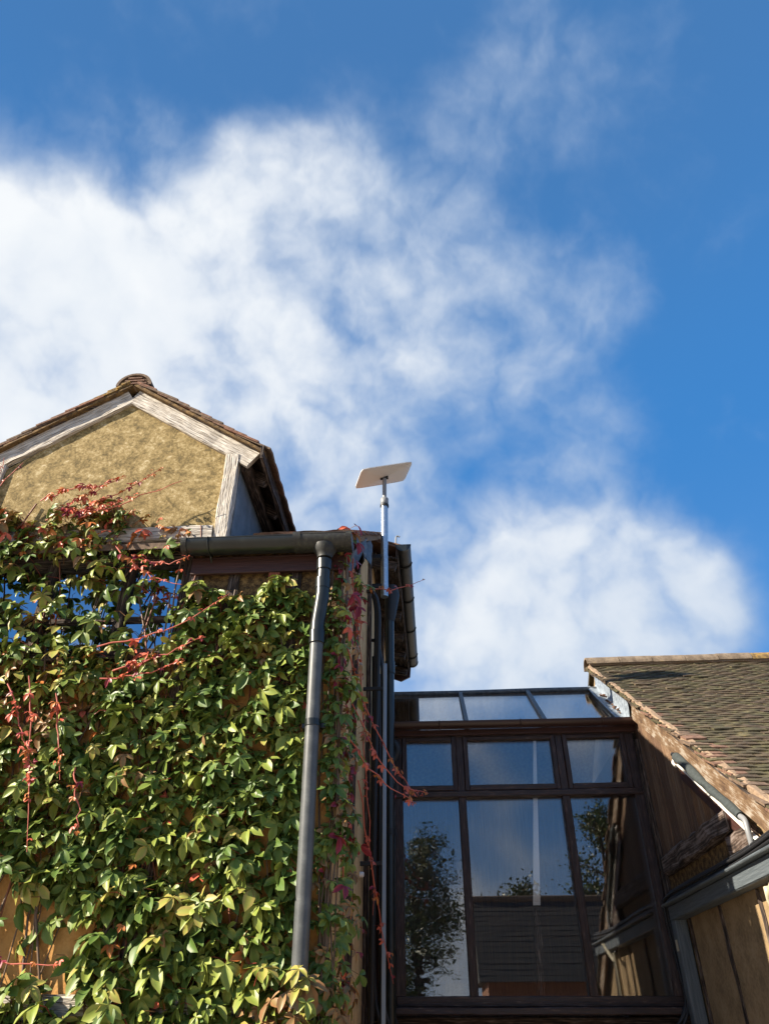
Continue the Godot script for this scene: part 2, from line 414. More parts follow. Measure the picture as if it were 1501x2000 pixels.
# how much of the named banks, or of scattered cloud elsewhere, lies in a direction
func bank(d: Vector3) -> float:
	var sum := 0.0
	var weighted := 0.0
	var hole := 1.0
	for b in bank_dirs:
		var c: float = d.dot(b[0])
		if c < b[1]:
			continue
		var g := exp(-(1.0 - c) / b[2] * 1.1)
		if b[3] > 0.0:
			sum += g
			weighted += g * b[3]
		else:
			hole *= 1.0 + b[3] * g
	var here := 0.0 if sum < 0.0001 else weighted / sum * (1.0 - exp(-sum * 1.9))
	var az := atan2(d.x, -d.z)
	var away := smoothstep(0.85, 1.3, absf(az + 0.08)) * (1.0 - smoothstep(0.86, 0.97, d.y))
	var scattered := clampf(broad_noise.get_noise_3dv(d * 100.0) * 1.5 + lerpf(0.18, 0.62, pow(1.0 - clampf(d.y, 0.0, 1.0), 4.0)), 0.0, 0.9)
	return lerpf(here, maxf(here, scattered), away) * hole

func sky_colour(d: Vector3, g: float, g_sun: float, sunward: float) -> Color:
	var e := clampf(d.y, 0.0, 1.0)
	var base := Vector3(0.105, 0.32, 0.73).lerp(Vector3(0.052, 0.235, 0.60), smoothstep(0.25, 0.65, e)).lerp(Vector3(0.062, 0.195, 0.46), smoothstep(0.6, 0.95, e))
	base = base.lerp(Vector3(0.30, 0.50, 0.82), 1.0 - smoothstep(0.0, 0.3, e))
	var q := d * 100.0
	var w := Vector3(cloud_noise.get_noise_3d(q.x * 0.6 + 40.0, q.y * 0.6, q.z * 0.6), cloud_noise.get_noise_3d(q.x * 0.6, q.y * 0.6 + 70.0, q.z * 0.6), 0.0) * 5.0
	var n := cloud_noise.get_noise_3dv(q + w)
	var puff := absf(puff_noise.get_noise_3dv(q + w * 0.6)) * 2.0 - 0.42   # rounded heads with creases between
	var thick := g * 0.97 + n * (0.30 + 0.28 * g) + puff * (0.05 + 0.15 * g) - 0.02
	var a := smoothstep(-0.02, 1.05, thick)
	a = 1.0 - pow(1.0 - a, 1.1)
	var glow := smoothstep(-0.55, 0.30, sunward)   # cloud on the sun's side of the sky is the brighter
	var lit := clampf((0.10 + 0.74 * smoothstep(0.35, 1.10, g * 0.7 + thick * 0.4)) * lerpf(0.42, 0.98, glow) + 0.5 * (g - g_sun) + n * 0.22 + puff * 0.12, 0.0, 1.0)
	var cloud := Vector3(0.40, 0.53, 0.73).lerp(Vector3(0.90, 0.93, 0.96), lit)
	var c := base.lerp(cloud, a)
	c *= 0.44
	return Color(c.x, c.y, c.z)

func make_sky(to_sun: Vector3) -> Sky:
	cloud_noise.seed = 21
	cloud_noise.frequency = 0.055
	cloud_noise.noise_type = FastNoiseLite.TYPE_SIMPLEX_SMOOTH
	cloud_noise.fractal_octaves = 7
	cloud_noise.fractal_gain = 0.60
	puff_noise.seed = 33
	puff_noise.frequency = 0.07
	puff_noise.noise_type = FastNoiseLite.TYPE_SIMPLEX_SMOOTH
	puff_noise.fractal_octaves = 3
	broad_noise.seed = 5
	broad_noise.frequency = 0.030
	broad_noise.fractal_octaves = 3
	for b in BANKS:
		var az := deg_to_rad(b[0])
		var el := deg_to_rad(b[1])
		var r := deg_to_rad(b[2])
		bank_dirs.append([Vector3(sin(az) * cos(el), sin(el), -cos(az) * cos(el)), cos(r * 2.6), 1.0 - cos(r), b[3]])
	var toward := to_sun * 0.055
	# coarse map of the banks over the whole upper sky, refined below
	var cw := 768
	var ch := 384
	var coarse := Image.create(cw, ch, false, Image.FORMAT_RGF)
	for y in ch / 2 + 2:
		for x in cw:
			var d := sky_dir(x + 0.5, y + 0.5, cw, ch)
			coarse.set_pixel(x, y, Color(bank(d), bank((d + toward).normalized()), 0))
	var x0 := int(SKY_W * (0.5 - 0.20))
	var x1 := int(SKY_W * (0.5 + 0.19))
	var low := Image.create(cw, ch, false, Image.FORMAT_RGBF)
	var ground := Color(0.13, 0.13, 0.12)
	for y in ch:
		for x in cw:
			if y > ch / 2:
				low.set_pixel(x, y, ground)
				continue
			var c := coarse.get_pixel(x, y)
			low.set_pixel(x, y, sky_colour(sky_dir(x + 0.5, y + 0.5, cw, ch), c.r, c.g, sky_dir(x + 0.5, y + 0.5, cw, ch).dot(to_sun)))
	low.resize(SKY_W, SKY_H, Image.INTERPOLATE_BILINEAR)
	coarse.resize(SKY_W, SKY_H, Image.INTERPOLATE_CUBIC)
	for y in range(int(SKY_H * 0.07), int(SKY_H * 0.5)):
		for x in range(x0, x1):
			var c := coarse.get_pixel(x, y)
			low.set_pixel(x, y, sky_colour(sky_dir(x + 0.5, y + 0.5, SKY_W, SKY_H), c.r, c.g, sky_dir(x + 0.5, y + 0.5, SKY_W, SKY_H).dot(to_sun)))
	var pm := PanoramaSkyMaterial.new()
	pm.panorama = ImageTexture.create_from_image(low)
	var s := Sky.new()
	s.sky_material = pm
	return s

# ---------------------------------------------------------------- ready
const SUN_AZ := 67.0
const SUN_EL := 32.5

func _ready() -> void:
	rng.seed = 11
	var cam := Camera3D.new()
	cam.name = "camera"
	cam.fov = 71.08
	cam.near = 0.05
	cam.far = 600.0
	cam.position = Vector3(0, 1.6, 0)
	cam.rotation = Vector3(deg_to_rad(35.7), deg_to_rad(3.9), 0)
	add_child(cam)
	cam.current = true
	var a := deg_to_rad(SUN_AZ)
	var e := deg_to_rad(SUN_EL)
	var to_sun := Vector3(-sin(a) * cos(e), sin(e), cos(a) * cos(e))
	var env := Environment.new()
	env.background_mode = Environment.BG_SKY
	env.sky = make_sky(to_sun)
	env.tonemap_mode = Environment.TONE_MAPPER_LINEAR
	env.tonemap_exposure = 2.35
	env.sky_rotation = Vector3(0, PI, 0)
	env.sdfgi_enabled = true
	env.ssao_enabled = true
	env.ssil_enabled = true
	var we := WorldEnvironment.new()
	we.environment = env
	add_child(we)
	var sun := DirectionalLight3D.new()
	sun.name = "sun"
	sun.light_color = Color(1.0, 0.95, 0.87)
	sun.light_energy = 1.6
	sun.light_angular_distance = 0.5
	sun.shadow_enabled = true
	add_child(sun)
	sun.look_at_from_position(to_sun * 50.0, Vector3.ZERO)
	make_materials()
	build_ground()
	build_house()
	build_conservatory()
	build_barn()
	build_opposite()
	build_gutters()
	build_dish()
	build_side_services()
	build_barn_services()
	build_creeper()

func build_ground() -> void:
	var g := MeshInstance3D.new()
	g.name = "ground"
	var p := PlaneMesh.new()
	p.size = Vector2(400, 400)
	g.mesh = p
	g.material_override = M.paving
	add_child(g)
	g.set_meta("kind", "structure")

# ---------------------------------------------------------------- the creeper-clad house
const WALL_Z := -3.38
const SIDE_X := -0.47
const ROOF_SLOPE := 0.667

func roof_y(z: float) -> float:
	return 3.845 + ROOF_SLOPE * (-z - 3.27)

# one plain clay tile: origin mid lower edge, x along the course, y off the roof, -z up the slope
func tile_mesh(w: float, l: float, th: float, camber: float, jit: float) -> ArrayMesh:
	var st := start()
	var top := []
	var bot := []
	var nx := 3
	for j in 2:
		for i in nx + 1:
			var x := (float(i) / nx - 0.5) * w
			var z := -l * j
			var y := camber * (1.0 - pow(2.0 * x / w, 2.0)) + rng.randf_range(-jit, jit)
			top.append(Vector3(x, y + th, z + (rng.randf_range(-jit, jit) if j == 0 else 0.0)))
			bot.append(Vector3(x, y, z))
	var mid := Vector3(0, th / 2.0, -l / 2.0)
	for i in nx:
		quad(st, top[i], top[i + 1], top[nx + 2 + i], top[nx + 1 + i], mid - Vector3.UP)
		quad(st, bot[i], bot[i + 1], bot[nx + 2 + i], bot[nx + 1 + i], mid + Vector3.UP)
		quad(st, top[i], top[i + 1], bot[i + 1], bot[i], mid)
	quad(st, top[0], top[nx + 1], bot[nx + 1], bot[0], mid)
	quad(st, top[nx], top[2 * nx + 1], bot[2 * nx + 1], bot[nx], mid)
	return done(st)

func ridge_cap(r: float, l: float, th: float) -> ArrayMesh:   # half-round shell along z, centred
	var st := start()
	var n := 14
	for k in n:
		var a0 := PI * k / n
		var a1 := PI * (k + 1) / n
		var o0 := Vector3(cos(a0), sin(a0) * 0.92, 0)
		var o1 := Vector3(cos(a1), sin(a1) * 0.92, 0)
		var f := Vector3(0, 0, l / 2.0)
		var mid := (o0 + o1) / 2.0 * (r - th / 2.0)
		st.set_smooth_group(0)
		quad(st, o0 * r - f, o1 * r - f, o1 * r + f, o0 * r + f, mid)
		quad(st, o0 * (r - th) - f, o1 * (r - th) - f, o1 * (r - th) + f, o0 * (r - th) + f, mid)
		st.set_smooth_group(-1)
		quad(st, o0 * r + f, o1 * r + f, o1 * (r - th) + f, o0 * (r - th) + f, mid)
		quad(st, o0 * r - f, o1 * r - f, o1 * (r - th) - f, o0 * (r - th) - f, mid)
	return done(st)

func build_house() -> void:
	var h := thing("house", "creeper-covered ochre house with small gabled dormer and black gutter", "house", Vector3(-3.0, 0, WALL_Z))
	# walls with thickness, the window left open in the front one
	var wl := -6.0
	var wx0 := -2.62
	var wx1 := -1.31
	var wy0 := 3.17
	var wy1 := 3.80
	part("wall", block(Vector3(wl, 0, WALL_Z - 0.2), Vector3(SIDE_X - 0.003, wy0, WALL_Z)), M.ochre_render, h)
	part("wall", block(Vector3(wx1, wy0 + 0.002, WALL_Z - 0.2), Vector3(SIDE_X - 0.003, 3.78, WALL_Z)), M.dark_plaster, h)  # wall under the fascia, the shade there put into a darker plaster colour
	part("wall", block(Vector3(wl, wy0 + 0.002, WALL_Z - 0.2), Vector3(wx0, 3.78, WALL_Z)), M.ochre_render, h)
	var zr := -6.3
	part("gable_wall", slab([Vector3(SIDE_X, 0, WALL_Z - 0.004), Vector3(SIDE_X, 0, -9.2), Vector3(SIDE_X, roof_y(-3.4) - 0.09, -9.2), Vector3(SIDE_X, roof_y(zr) - 0.09, zr), Vector3(SIDE_X, roof_y(WALL_Z) - 0.09, WALL_Z - 0.004)], Vector3(-0.2, 0, 0)), M.tan_plaster, h)
	part("rear_wall", block(Vector3(wl, 0, -9.2), Vector3(SIDE_X - 0.21, 3.78, -9.0)), M.tan_plaster, h)
	part("end_wall", block(Vector3(wl - 0.2, 0, -9.2), Vector3(wl, 3.78, WALL_Z)), M.tan_plaster, h)
	# roof: a deck on each slope with a verge of tiles
	var roof := holder("roof", h)
	part("roof_deck", slab([Vector3(wl - 0.3, roof_y(-3.29) - 0.04, -3.29), Vector3(-0.43, roof_y(-3.29) - 0.04, -3.29), Vector3(-0.43, roof_y(zr) - 0.04, zr), Vector3(wl - 0.3, roof_y(zr) - 0.04, zr)], Vector3(0, -0.04, 0)), M.clay_1, roof)
	part("roof_deck", slab([Vector3(wl - 0.3, roof_y(zr) - 0.04, zr), Vector3(-0.43, roof_y(zr) - 0.04, zr), Vector3(-0.43, roof_y(-3.3) - 0.04, -9.4), Vector3(wl - 0.3, roof_y(-3.3) - 0.04, -9.4)], Vector3(0, -0.04, 0)), M.clay_1, roof)
	var verge_tile := [tile_mesh(0.165, 0.265, 0.013, 0.004, 0.002), tile_mesh(0.168, 0.265, 0.014, 0.006, 0.002)]
	var slope := atan(ROOF_SLOPE)
	for i in 32:
		var s := 0.1 * i
		for c in 3:
			var z := -3.28 - s * cos(slope)
			var b := Basis(Vector3.RIGHT, slope - 0.06 + rng.randf_range(-0.012, 0.012))
			var x := -0.475 - 0.168 * c - (0.084 if i % 2 == 1 and c > 0 else 0.0) + rng.randf_range(-0.006, 0.006)
			placed("tile", verge_tile[rng.randi() % 2], M["clay_%d" % (rng.randi() % 3)], roof, Transform3D(b, Vector3(x, roof_y(z) - 0.03 + 0.012, z)))
	part("verge_mortar", slab([Vector3(-0.45, roof_y(-3.35) - 0.085, -3.35), Vector3(-0.45, roof_y(zr) - 0.085, zr), Vector3(-0.45, roof_y(zr) - 0.033, zr), Vector3(-0.45, roof_y(-3.35) - 0.033, -3.35)], Vector3(0.04, 0, 0)), M.mortar, roof)
	# crumpled lead dressed over the verge and down the wall
	var st := start()
	st.set_smooth_group(0)
	var lead_noise := FastNoiseLite.new()
	lead_noise.seed = 3
	lead_noise.frequency = 4.0
	var grid := []
	for i in 15:
		var row := []
		var z := -3.45 - 1.02 * i / 14.0
		var drop := 0.10 + 0.16 * absf(sin(i * 0.62)) + 0.06 * lead_noise.get_noise_1d(i * 3.0)
		for j in 9:
			var f := j / 8.0
			var n := lead_noise.get_noise_2d(z * 1.6, f * 0.5)
			row.append(Vector3(SIDE_X + 0.045 + 0.02 * n + 0.03 * sin(f * 3.0 + i * 0.9), roof_y(z) - 0.06 - drop * f + 0.01 * n, z + 0.02 * n))
		grid.append(row)
	for i in 14:
		for j in 8:
			quad(st, grid[i][j], grid[i + 1][j], grid[i + 1][j + 1], grid[i][j + 1], Vector3(-5, 3.5, -4))
			var th := Vector3(-0.004, 0, 0)
			quad(st, grid[i][j] + th, grid[i + 1][j] + th, grid[i + 1][j + 1] + th, grid[i][j + 1] + th, Vector3(5, 3.5, -4))
	part("lead_flashing", done(st), M.shade_toned_lead, h)
	# timbers of the side wall
	for z in [-4.06, -4.98, -5.7, -6.4]:
		part("stud", beam(Vector3(SIDE_X + 0.004, 0.1, z), Vector3(SIDE_X + 0.004, roof_y(z) - 0.14, z + 0.02), 0.05, 0.055, Vector3.RIGHT, 0.006, 0.006, 14), M.old_timber, h)
	# timbers of the front wall
	part("fascia", beam(Vector3(-1.30, 3.675, -3.342), Vector3(-0.45, 3.675, -3.342), 0.022, 0.095, Vector3.UP, 0.003), M.brown_paint, h)
	part("soffit", block(Vector3(-1.30, 3.725, -3.378), Vector3(-0.45, 3.737, -3.335)), M.brown_paint, h)
	part("rafter_foot", block(Vector3(-0.857, 3.50, WALL_Z + 0.002), Vector3(-0.795, 3.612, -3.315)), M.redwood, h)
	part("post", beam(Vector3(-1.275, 0.1, WALL_Z), Vector3(-1.275, 3.66, WALL_Z), 0.075, 0.05, Vector3.BACK, 0.006, 0.004, 16), M.rough_timber, h)
	part("stud", beam(Vector3(-1.10, 2.9, WALL_Z), Vector3(-1.06, 3.66, WALL_Z), 0.06, 0.03, Vector3.BACK, 0.006, 0.005, 6), M.old_timber, h)
	part("stud", beam(Vector3(-0.74, 2.9, WALL_Z), Vector3(-0.72, 3.66, WALL_Z), 0.07, 0.03, Vector3.BACK, 0.006, 0.005, 6), M.old_timber, h)
	part("sill_beam", beam(Vector3(-3.6, 1.655, WALL_Z), Vector3(-0.62, 1.665, WALL_Z), 0.06, 0.085, Vector3.UP, 0.008, 0.005, 24), M.silver_timber, h)
	# window under the dormer
	var w := holder("window", h)
	for x in [wx0 + 0.03, -2.13, -1.675, wx1 - 0.03]:
		part("mullion", beam(Vector3(x, wy0, WALL_Z - 0.02), Vector3(x, wy1 - 0.05, WALL_Z - 0.02), 0.045, 0.05, Vector3.BACK, 0.004, 0.002, 5), M.old_timber, w)
	part("window_head", beam(Vector3(wx0, 3.775, WALL_Z - 0.01), Vector3(wx1, 3.775, WALL_Z - 0.01), 0.07, 0.05, Vector3.UP, 0.004, 0.003, 8), M.old_timber, w)
	part("window_sill", beam(Vector3(wx0, 3.165, WALL_Z), Vector3(wx1, 3.165, WALL_Z), 0.10, 0.05, Vector3.UP, 0.005, 0.003, 8), M.old_timber, w)
	var edges := [wx0 + 0.05, -2.155, -1.70, wx1 - 0.05]
	var starts := [wx0 + 0.05, -2.105, -1.65]
	for i in 3:
		var x0: float = starts[i]
		var x1: float = edges[i + 1]
		part("glazing_bar", beam(Vector3(x0, 3.398, WALL_Z - 0.03), Vector3(x1, 3.398, WALL_Z - 0.03), 0.03, 0.03, Vector3.UP, 0.003), M.old_timber, w)
		part("pane", block(Vector3(x0, 3.19, WALL_Z - 0.04), Vector3(x1, 3.383, WALL_Z - 0.034), 0.001), M.coated_glass, w)
		part("pane", block(Vector3(x0, 3.413, WALL_Z - 0.04), Vector3(x1, 3.75, WALL_Z - 0.034), 0.001), M.coated_glass, w)
	# dormer: gable panel, boards, post, cheeks
	var d := holder("dormer", h)
	var cx := -1.925
	var ds := 0.686
	part("gable_panel", slab([Vector3(-2.66, 3.90, -3.372), Vector3(-1.16, 3.90, -3.372), Vector3(-1.16, 4.46, -3.372), Vector3(cx, 5.02, -3.372), Vector3(-2.66, 4.46, -3.372)], Vector3(0, 0, -0.1)), M.gable_plaster, d)
	for s in [-1.0, 1.0]:
		part("bargeboard", beam(Vector3(cx + s * 0.012, 5.058, -3.365), Vector3(cx + s * 0.885, 4.455, -3.365), 0.035, 0.125, Vector3.UP, 0.005, 0.003, 14), M.silver_timber, d)
		var px: float = cx + s * 0.75
		part("corner_post", beam(Vector3(px, 3.80, -3.375), Vector3(px, 4.50, -3.375), 0.085, 0.06, Vector3.BACK, 0.006, 0.004, 9), M.silver_timber, d)
		# cheek boards behind the post; shade and sky blue are put into their grey
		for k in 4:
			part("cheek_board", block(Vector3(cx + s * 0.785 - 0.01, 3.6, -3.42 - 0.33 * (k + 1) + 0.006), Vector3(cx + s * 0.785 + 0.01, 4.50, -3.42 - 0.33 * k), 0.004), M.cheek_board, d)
		part("wall_plate", beam(Vector3(cx + s * 0.83, 4.44, -3.40), Vector3(cx + s * 0.83, 4.44, -4.7), 0.06, 0.07, Vector3.UP, 0.006, 0.004, 8), M.old_timber, d)
		part("eaves_board", beam(Vector3(cx + s * 0.945, 4.475, -3.31), Vector3(cx + s * 0.945, 4.475, -4.8), 0.022, 0.10, Vector3.UP, 0.004, 0.005, 12), M.old_timber, d)
		for k in 4:
			part("rafter_foot", beam(Vector3(cx + s * 0.80, 4.50, -3.55 - 0.36 * k), Vector3(cx + s * 0.93, 4.43, -3.55 - 0.36 * k), 0.05, 0.07, Vector3.UP, 0.004, 0.003, 2), M.old_timber, d)
	part("gable_beam", beam(Vector3(-2.70, 3.922, -3.375), Vector3(-1.225, 3.917, -3.375), 0.07, 0.095, Vector3.UP, 0.007, 0.004, 16), M.silver_timber, d)
	part("lintel", beam(Vector3(-2.70, 3.832, -3.40), Vector3(-1.225, 3.832, -3.40), 0.08, 0.06, Vector3.UP, 0.006, 0.005, 16), M.old_timber, d)
	# dormer roof, tile by tile
	var dr := holder("dormer_roof", h)
	for s in [-1.0, 1.0]:
		part("roof_deck", slab([Vector3(cx, 5.150, -3.33), Vector3(cx + s * 0.955, 4.495, -3.33), Vector3(cx + s * 0.955, 4.495, -5.0), Vector3(cx, 5.150, -5.3)], Vector3(0, -0.02, 0)), M.old_timber, dr)
		var ang := atan(ds)
		for i in 12:
			for c in 9:
				var dist := 1.185 - 0.1 * i
				var z := -3.392 - 0.166 * c - (0.083 if i % 2 == 1 and c > 0 else 0.0) + rng.randf_range(-0.006, 0.006)
				var p := Vector3(cx + s * dist * cos(ang), 5.155 - dist * sin(ang), z)
				var upslope := Vector3(-s * cos(ang), sin(ang), 0)
				var normal := Vector3(s * sin(ang), cos(ang), 0)
				var b := Basis(normal.cross(-upslope).normalized(), normal, -upslope)
				b = b * Basis(Vector3.RIGHT, -0.075 + rng.randf_range(-0.012, 0.012))
				b = b * Basis.from_scale(Vector3(1, 1, minf(1.0, (dist - 0.02) / 0.265)))
				var m: Material = M["clay_%d" % (rng.randi() % 3)]
				if s < 0.0 and i > 7:
					m = M.lichen_clay
				placed("tile", verge_tile[rng.randi() % 2], m, dr, Transform3D(b, p + normal * 0.020))
		part("undercloak", beam(Vector3(cx + s * 0.01, 5.135, -3.352), Vector3(cx + s * 0.955, 4.487, -3.352), 0.075, 0.02, Vector3.UP, 0.003, 0.002, 10), M.dark_plaster, dr)
	var cap := ridge_cap(0.122, 0.30, 0.018)
	for k in 6:
		placed("ridge_tile", cap, M["clay_%d" % (k % 3)] if k > 0 else M.clay_1, dr, Transform3D(Basis(), Vector3(cx, 5.125 + 0.003 * (k % 2), -3.46 - 0.304 * k)))
	var fill := []
	for k in 13:
		fill.append(Vector3(cx + cos(PI * k / 12) * 0.102, 5.125 + sin(PI * k / 12) * 0.092, -3.325))
	part("ridge_mortar", slab(fill, Vector3(0, 0, -0.05)), M.mortar, dr)
	for k in 3:
		part("tile_slip", block(Vector3(cx - 0.085 + 0.018 * k, 5.137 + 0.025 * k, -3.324), Vector3(cx + 0.085 - 0.018 * k, 5.151 + 0.025 * k, -3.310), 0.002), M.clay_0, dr)
	# pent eave with boarded soffit along the side wall
	var pe := holder("pent_eave", h)
	for k in 5:
		part("soffit_board", block(Vector3(SIDE_X + 0.002 + 0.045 * k, 4.905 - 0.012 * k, -7.53), Vector3(SIDE_X + 0.045 + 0.045 * k, 4.922 - 0.012 * k, -5.21), 0.003), M.old_timber, pe)
	part("eaves_board", beam(Vector3(SIDE_X + 0.225, 4.90, -7.58), Vector3(SIDE_X + 0.225, 4.90, -5.19), 0.02, 0.12, Vector3.UP, 0.004, 0.003, 8), M.old_timber, pe)
	for k in 6:
		part("rafter_end", beam(Vector3(SIDE_X, 4.85, -5.26 - 0.45 * k), Vector3(SIDE_X + 0.21, 4.80, -5.26 - 0.45 * k), 0.05, 0.08, Vector3.UP, 0.004, 0.004, 2), M.old_timber, pe)
	part("end_board", slab([Vector3(SIDE_X + 0.01, 4.92, -7.58), Vector3(SIDE_X + 0.25, 4.90, -7.58), Vector3(SIDE_X + 0.24, 4.78, -7.58), Vector3(SIDE_X + 0.14, 4.73, -7.58), Vector3(SIDE_X + 0.01, 4.78, -7.58)], Vector3(0, 0, -0.025)), M.brown_paint, pe)
	part("pent_roof", slab([Vector3(SIDE_X, 5.06, -7.58), Vector3(SIDE_X + 0.26, 4.965, -7.58), Vector3(SIDE_X + 0.26, 4.965, -5.19), Vector3(SIDE_X, 5.06, -5.19)], Vector3(0, -0.02, 0)), M.clay_0, pe)
	for k in 14:
		placed("tile", verge_tile[k % 2], M["clay_%d" % (k % 3)], pe, Transform3D(Basis(Vector3.UP, PI / 2.0) * Basis(Vector3.RIGHT, 0.34), Vector3(SIDE_X + 0.265, 4.97, -5.27 - 0.167 * k)))

# ---------------------------------------------------------------- conservatory
func sheets(x0: float, x1: float, y0: float, y1: float, z: float) -> ArrayMesh:   # glazed unit, its third leaf added to strengthen the reflection
	var st := start()
	for g in [[0.0, 0.004], [0.014, 0.018], [0.028, 0.032]]:
		var za: float = z - g[0]
		var zb: float = z - g[1]
		quad(st, Vector3(x0, y0, za), Vector3(x1, y0, za), Vector3(x1, y1, za), Vector3(x0, y1, za), Vector3(x0, y0, za - 1))
		quad(st, Vector3(x0, y0, zb), Vector3(x1, y0, zb), Vector3(x1, y1, zb), Vector3(x0, y1, zb), Vector3(x0, y0, zb + 1))
	return done(st)

func build_conservatory() -> void:
	var c := thing("conservatory", "dark brown timber glazed link between the two buildings under a glass roof", "conservatory", Vector3(0.6, 0, -5.5))
	var fz := -5.5
	var fm: Material = M.frame_paint
	part("plinth", block(Vector3(-0.46, 0, -5.62), Vector3(1.505, 1.647, -5.52)), M.old_timber, c)
	part("sill", beam(Vector3(-0.45, 1.679, -5.475), Vector3(1.505, 1.679, -5.475), 0.13, 0.04, Vector3.UP, 0.006, 0.002, 10), fm, c)
	part("bottom_rail", beam(Vector3(-0.29, 1.729, fz), Vector3(1.495, 1.729, fz), 0.06, 0.058, Vector3.UP, 0.005, 0.001, 10), fm, c)
	part("head", beam(Vector3(-0.30, 3.425, fz), Vector3(1.505, 3.425, fz), 0.065, 0.060, Vector3.UP, 0.005, 0.001, 10), fm, c)
	part("transom", beam(Vector3(-0.29, 2.979, fz + 0.005), Vector3(1.495, 2.979, fz + 0.005), 0.075, 0.043, Vector3.UP, 0.005, 0.001, 10), fm, c)
	part("fascia", block(Vector3(-0.46, 3.405, -5.462), Vector3(1.54, 3.452, -5.447)), M.brown_paint, c)
	part("wall_post", block(Vector3(-0.465, 1.70, -5.58), Vector3(-0.305, 3.46, -5.51)), M.brown_paint, c)
	for x in [[-0.271, 0.062], [0.194, 0.055], [0.939, 0.055], [1.460, 0.066]]:
		part("mullion", beam(Vector3(x[0], 1.757, fz), Vector3(x[0], 2.957, fz), x[1], 0.06, Vector3.BACK, 0.005, 0.0012, 9), fm, c)
		part("mullion", beam(Vector3(x[0], 3.001, fz), Vector3(x[0], 3.394, fz), x[1], 0.06, Vector3.BACK, 0.005, 0.0012, 4), fm, c)
	var bays := [[-0.240, 0.167], [0.222, 0.912], [0.967, 1.427]]
	for i in 3:
		var x0: float = bays[i][0]
		var x1: float = bays[i][1]
		part("pane", sheets(x0, x1, 1.757, 2.958, fz - 0.01), M.wavy_glass if i == 0 else M.clear_glass, c)
		var s := holder("casement", c)
		var y0 := 3.003
		var y1 := 3.394
		for x in [x0 + 0.017, x1 - 0.017]:
			part("stile", beam(Vector3(x, y0, fz + 0.018), Vector3(x, y1, fz + 0.018), 0.034, 0.045, Vector3.BACK, 0.004, 0.001, 4), fm, s)
		part("rail", beam(Vector3(x0 + 0.035, y0 + 0.019, fz + 0.018), Vector3(x1 - 0.035, y0 + 0.019, fz + 0.018), 0.045, 0.038, Vector3.UP, 0.004, 0.001, 5), fm, s)
		part("rail", beam(Vector3(x0 + 0.035, y1 - 0.014, fz + 0.018), Vector3(x1 - 0.035, y1 - 0.014, fz + 0.018), 0.045, 0.028, Vector3.UP, 0.004, 0.001, 5), fm, s)
		part("pane", sheets(x0 + 0.035, x1 - 0.035, y0 + 0.039, y1 - 0.029, fz + 0.012), M.clear_glass, s)
	# roof: eaves at the front, ridge behind it
	var e := Vector3(0, 3.458, -5.415)
	var r := Vector3(0, 4.064, -6.288)
	for b in [[-0.45, 0.243], [0.279, 0.845], [0.881, 1.412]]:
		var st := start()
		for k in 4:
			var off := Vector3(0, -0.005 - [0.0, 0.004, 0.014, 0.018][k], 0)
			quad(st, Vector3(b[0], e.y, e.z) + off, Vector3(b[1], e.y, e.z) + off, Vector3(b[1], r.y, r.z) + off, Vector3(b[0], r.y, r.z) + off, Vector3(0, (0.0 if k % 2 == 0 else 9.0), -5.8))
		part("roof_pane", done(st), M.clear_glass, c)
	for x in [-0.445, 0.261, 0.863, 1.43]:
		part("glazing_bar", beam(e + Vector3(x, 0.005, 0), r + Vector3(x, 0.005, 0), 0.036, 0.028, Vector3.UP, 0.004), M.shade_toned_lead, c)
	part("ridge_roll", tube([r + Vector3(-0.455, 0.010, 0), r + Vector3(0.31, 0.006, 0), r + Vector3(0.95, 0.012, 0), r + Vector3(1.49, 0.010, 0)], 0.020, 10), M.shade_toned_lead, c)
	part("eaves_flashing", beam(e + Vector3(-0.455, 0.001, 0.005), e + Vector3(1.46, 0.001, 0.005), 0.05, 0.010, Vector3.UP, 0.003, 0.002, 12), M.shade_toned_lead, c)
	part("back_roof", slab([r + Vector3(-0.46, 0, -0.005), r + Vector3(1.49, 0, -0.005), Vector3(1.49, 3.486, -7.25), Vector3(-0.46, 3.486, -7.25)], Vector3(0, -0.05, 0)), M.clay_1, c)
	part("rear_wall", block(Vector3(-0.46, 0, -7.35), Vector3(1.51, 3.46, -7.2)), M.room_boards, c)
	part("floor", block(Vector3(-0.46, 0.01, -7.2), Vector3(1.505, 0.06, -5.63)), M.paving, c)
	part("lining", block(Vector3(-0.466, 0.06, -7.19), Vector3(-0.445, 3.46, -5.60)), M.room_boards, c)
	part("lining", block(Vector3(1.485, 0.06, -7.19), Vector3(1.508, 3.46, -5.56)), M.room_boards, c)
	# lead gutter and upstand against the barn
	var st2 := start()
	st2.set_smooth_group(0)
	var slope := (r - e)
	var dent := FastNoiseLite.new()
	dent.seed = 4
	dent.frequency = 5.0
	var rows := []
	for k in 19:
		var p := e + slope * (k / 18.0 * 1.04)
		var row := []
		for q in [[1.405, 0.014], [1.43, 0.030], [1.455, 0.020], [1.480, 0.018], [1.487, 0.045], [1.490, 0.09], [1.492, 0.135], [1.493, 0.160]]:
			var n := dent.get_noise_2d(p.z * 2.0, q[0] * 9.0 + q[1] * 9.0)
			row.append(Vector3(q[0] - 0.005 * absf(n), p.y + q[1] + 0.006 * n, p.z))
		rows.append(row)
	for k in 18:
		for j in 7:
			quad(st2, rows[k][j], rows[k + 1][j], rows[k + 1][j + 1], rows[k][j + 1], Vector3(3.0, 2.0, -5.8))
	part("lead_upstand", done(st2), M.lead, c)
	var debris := start()
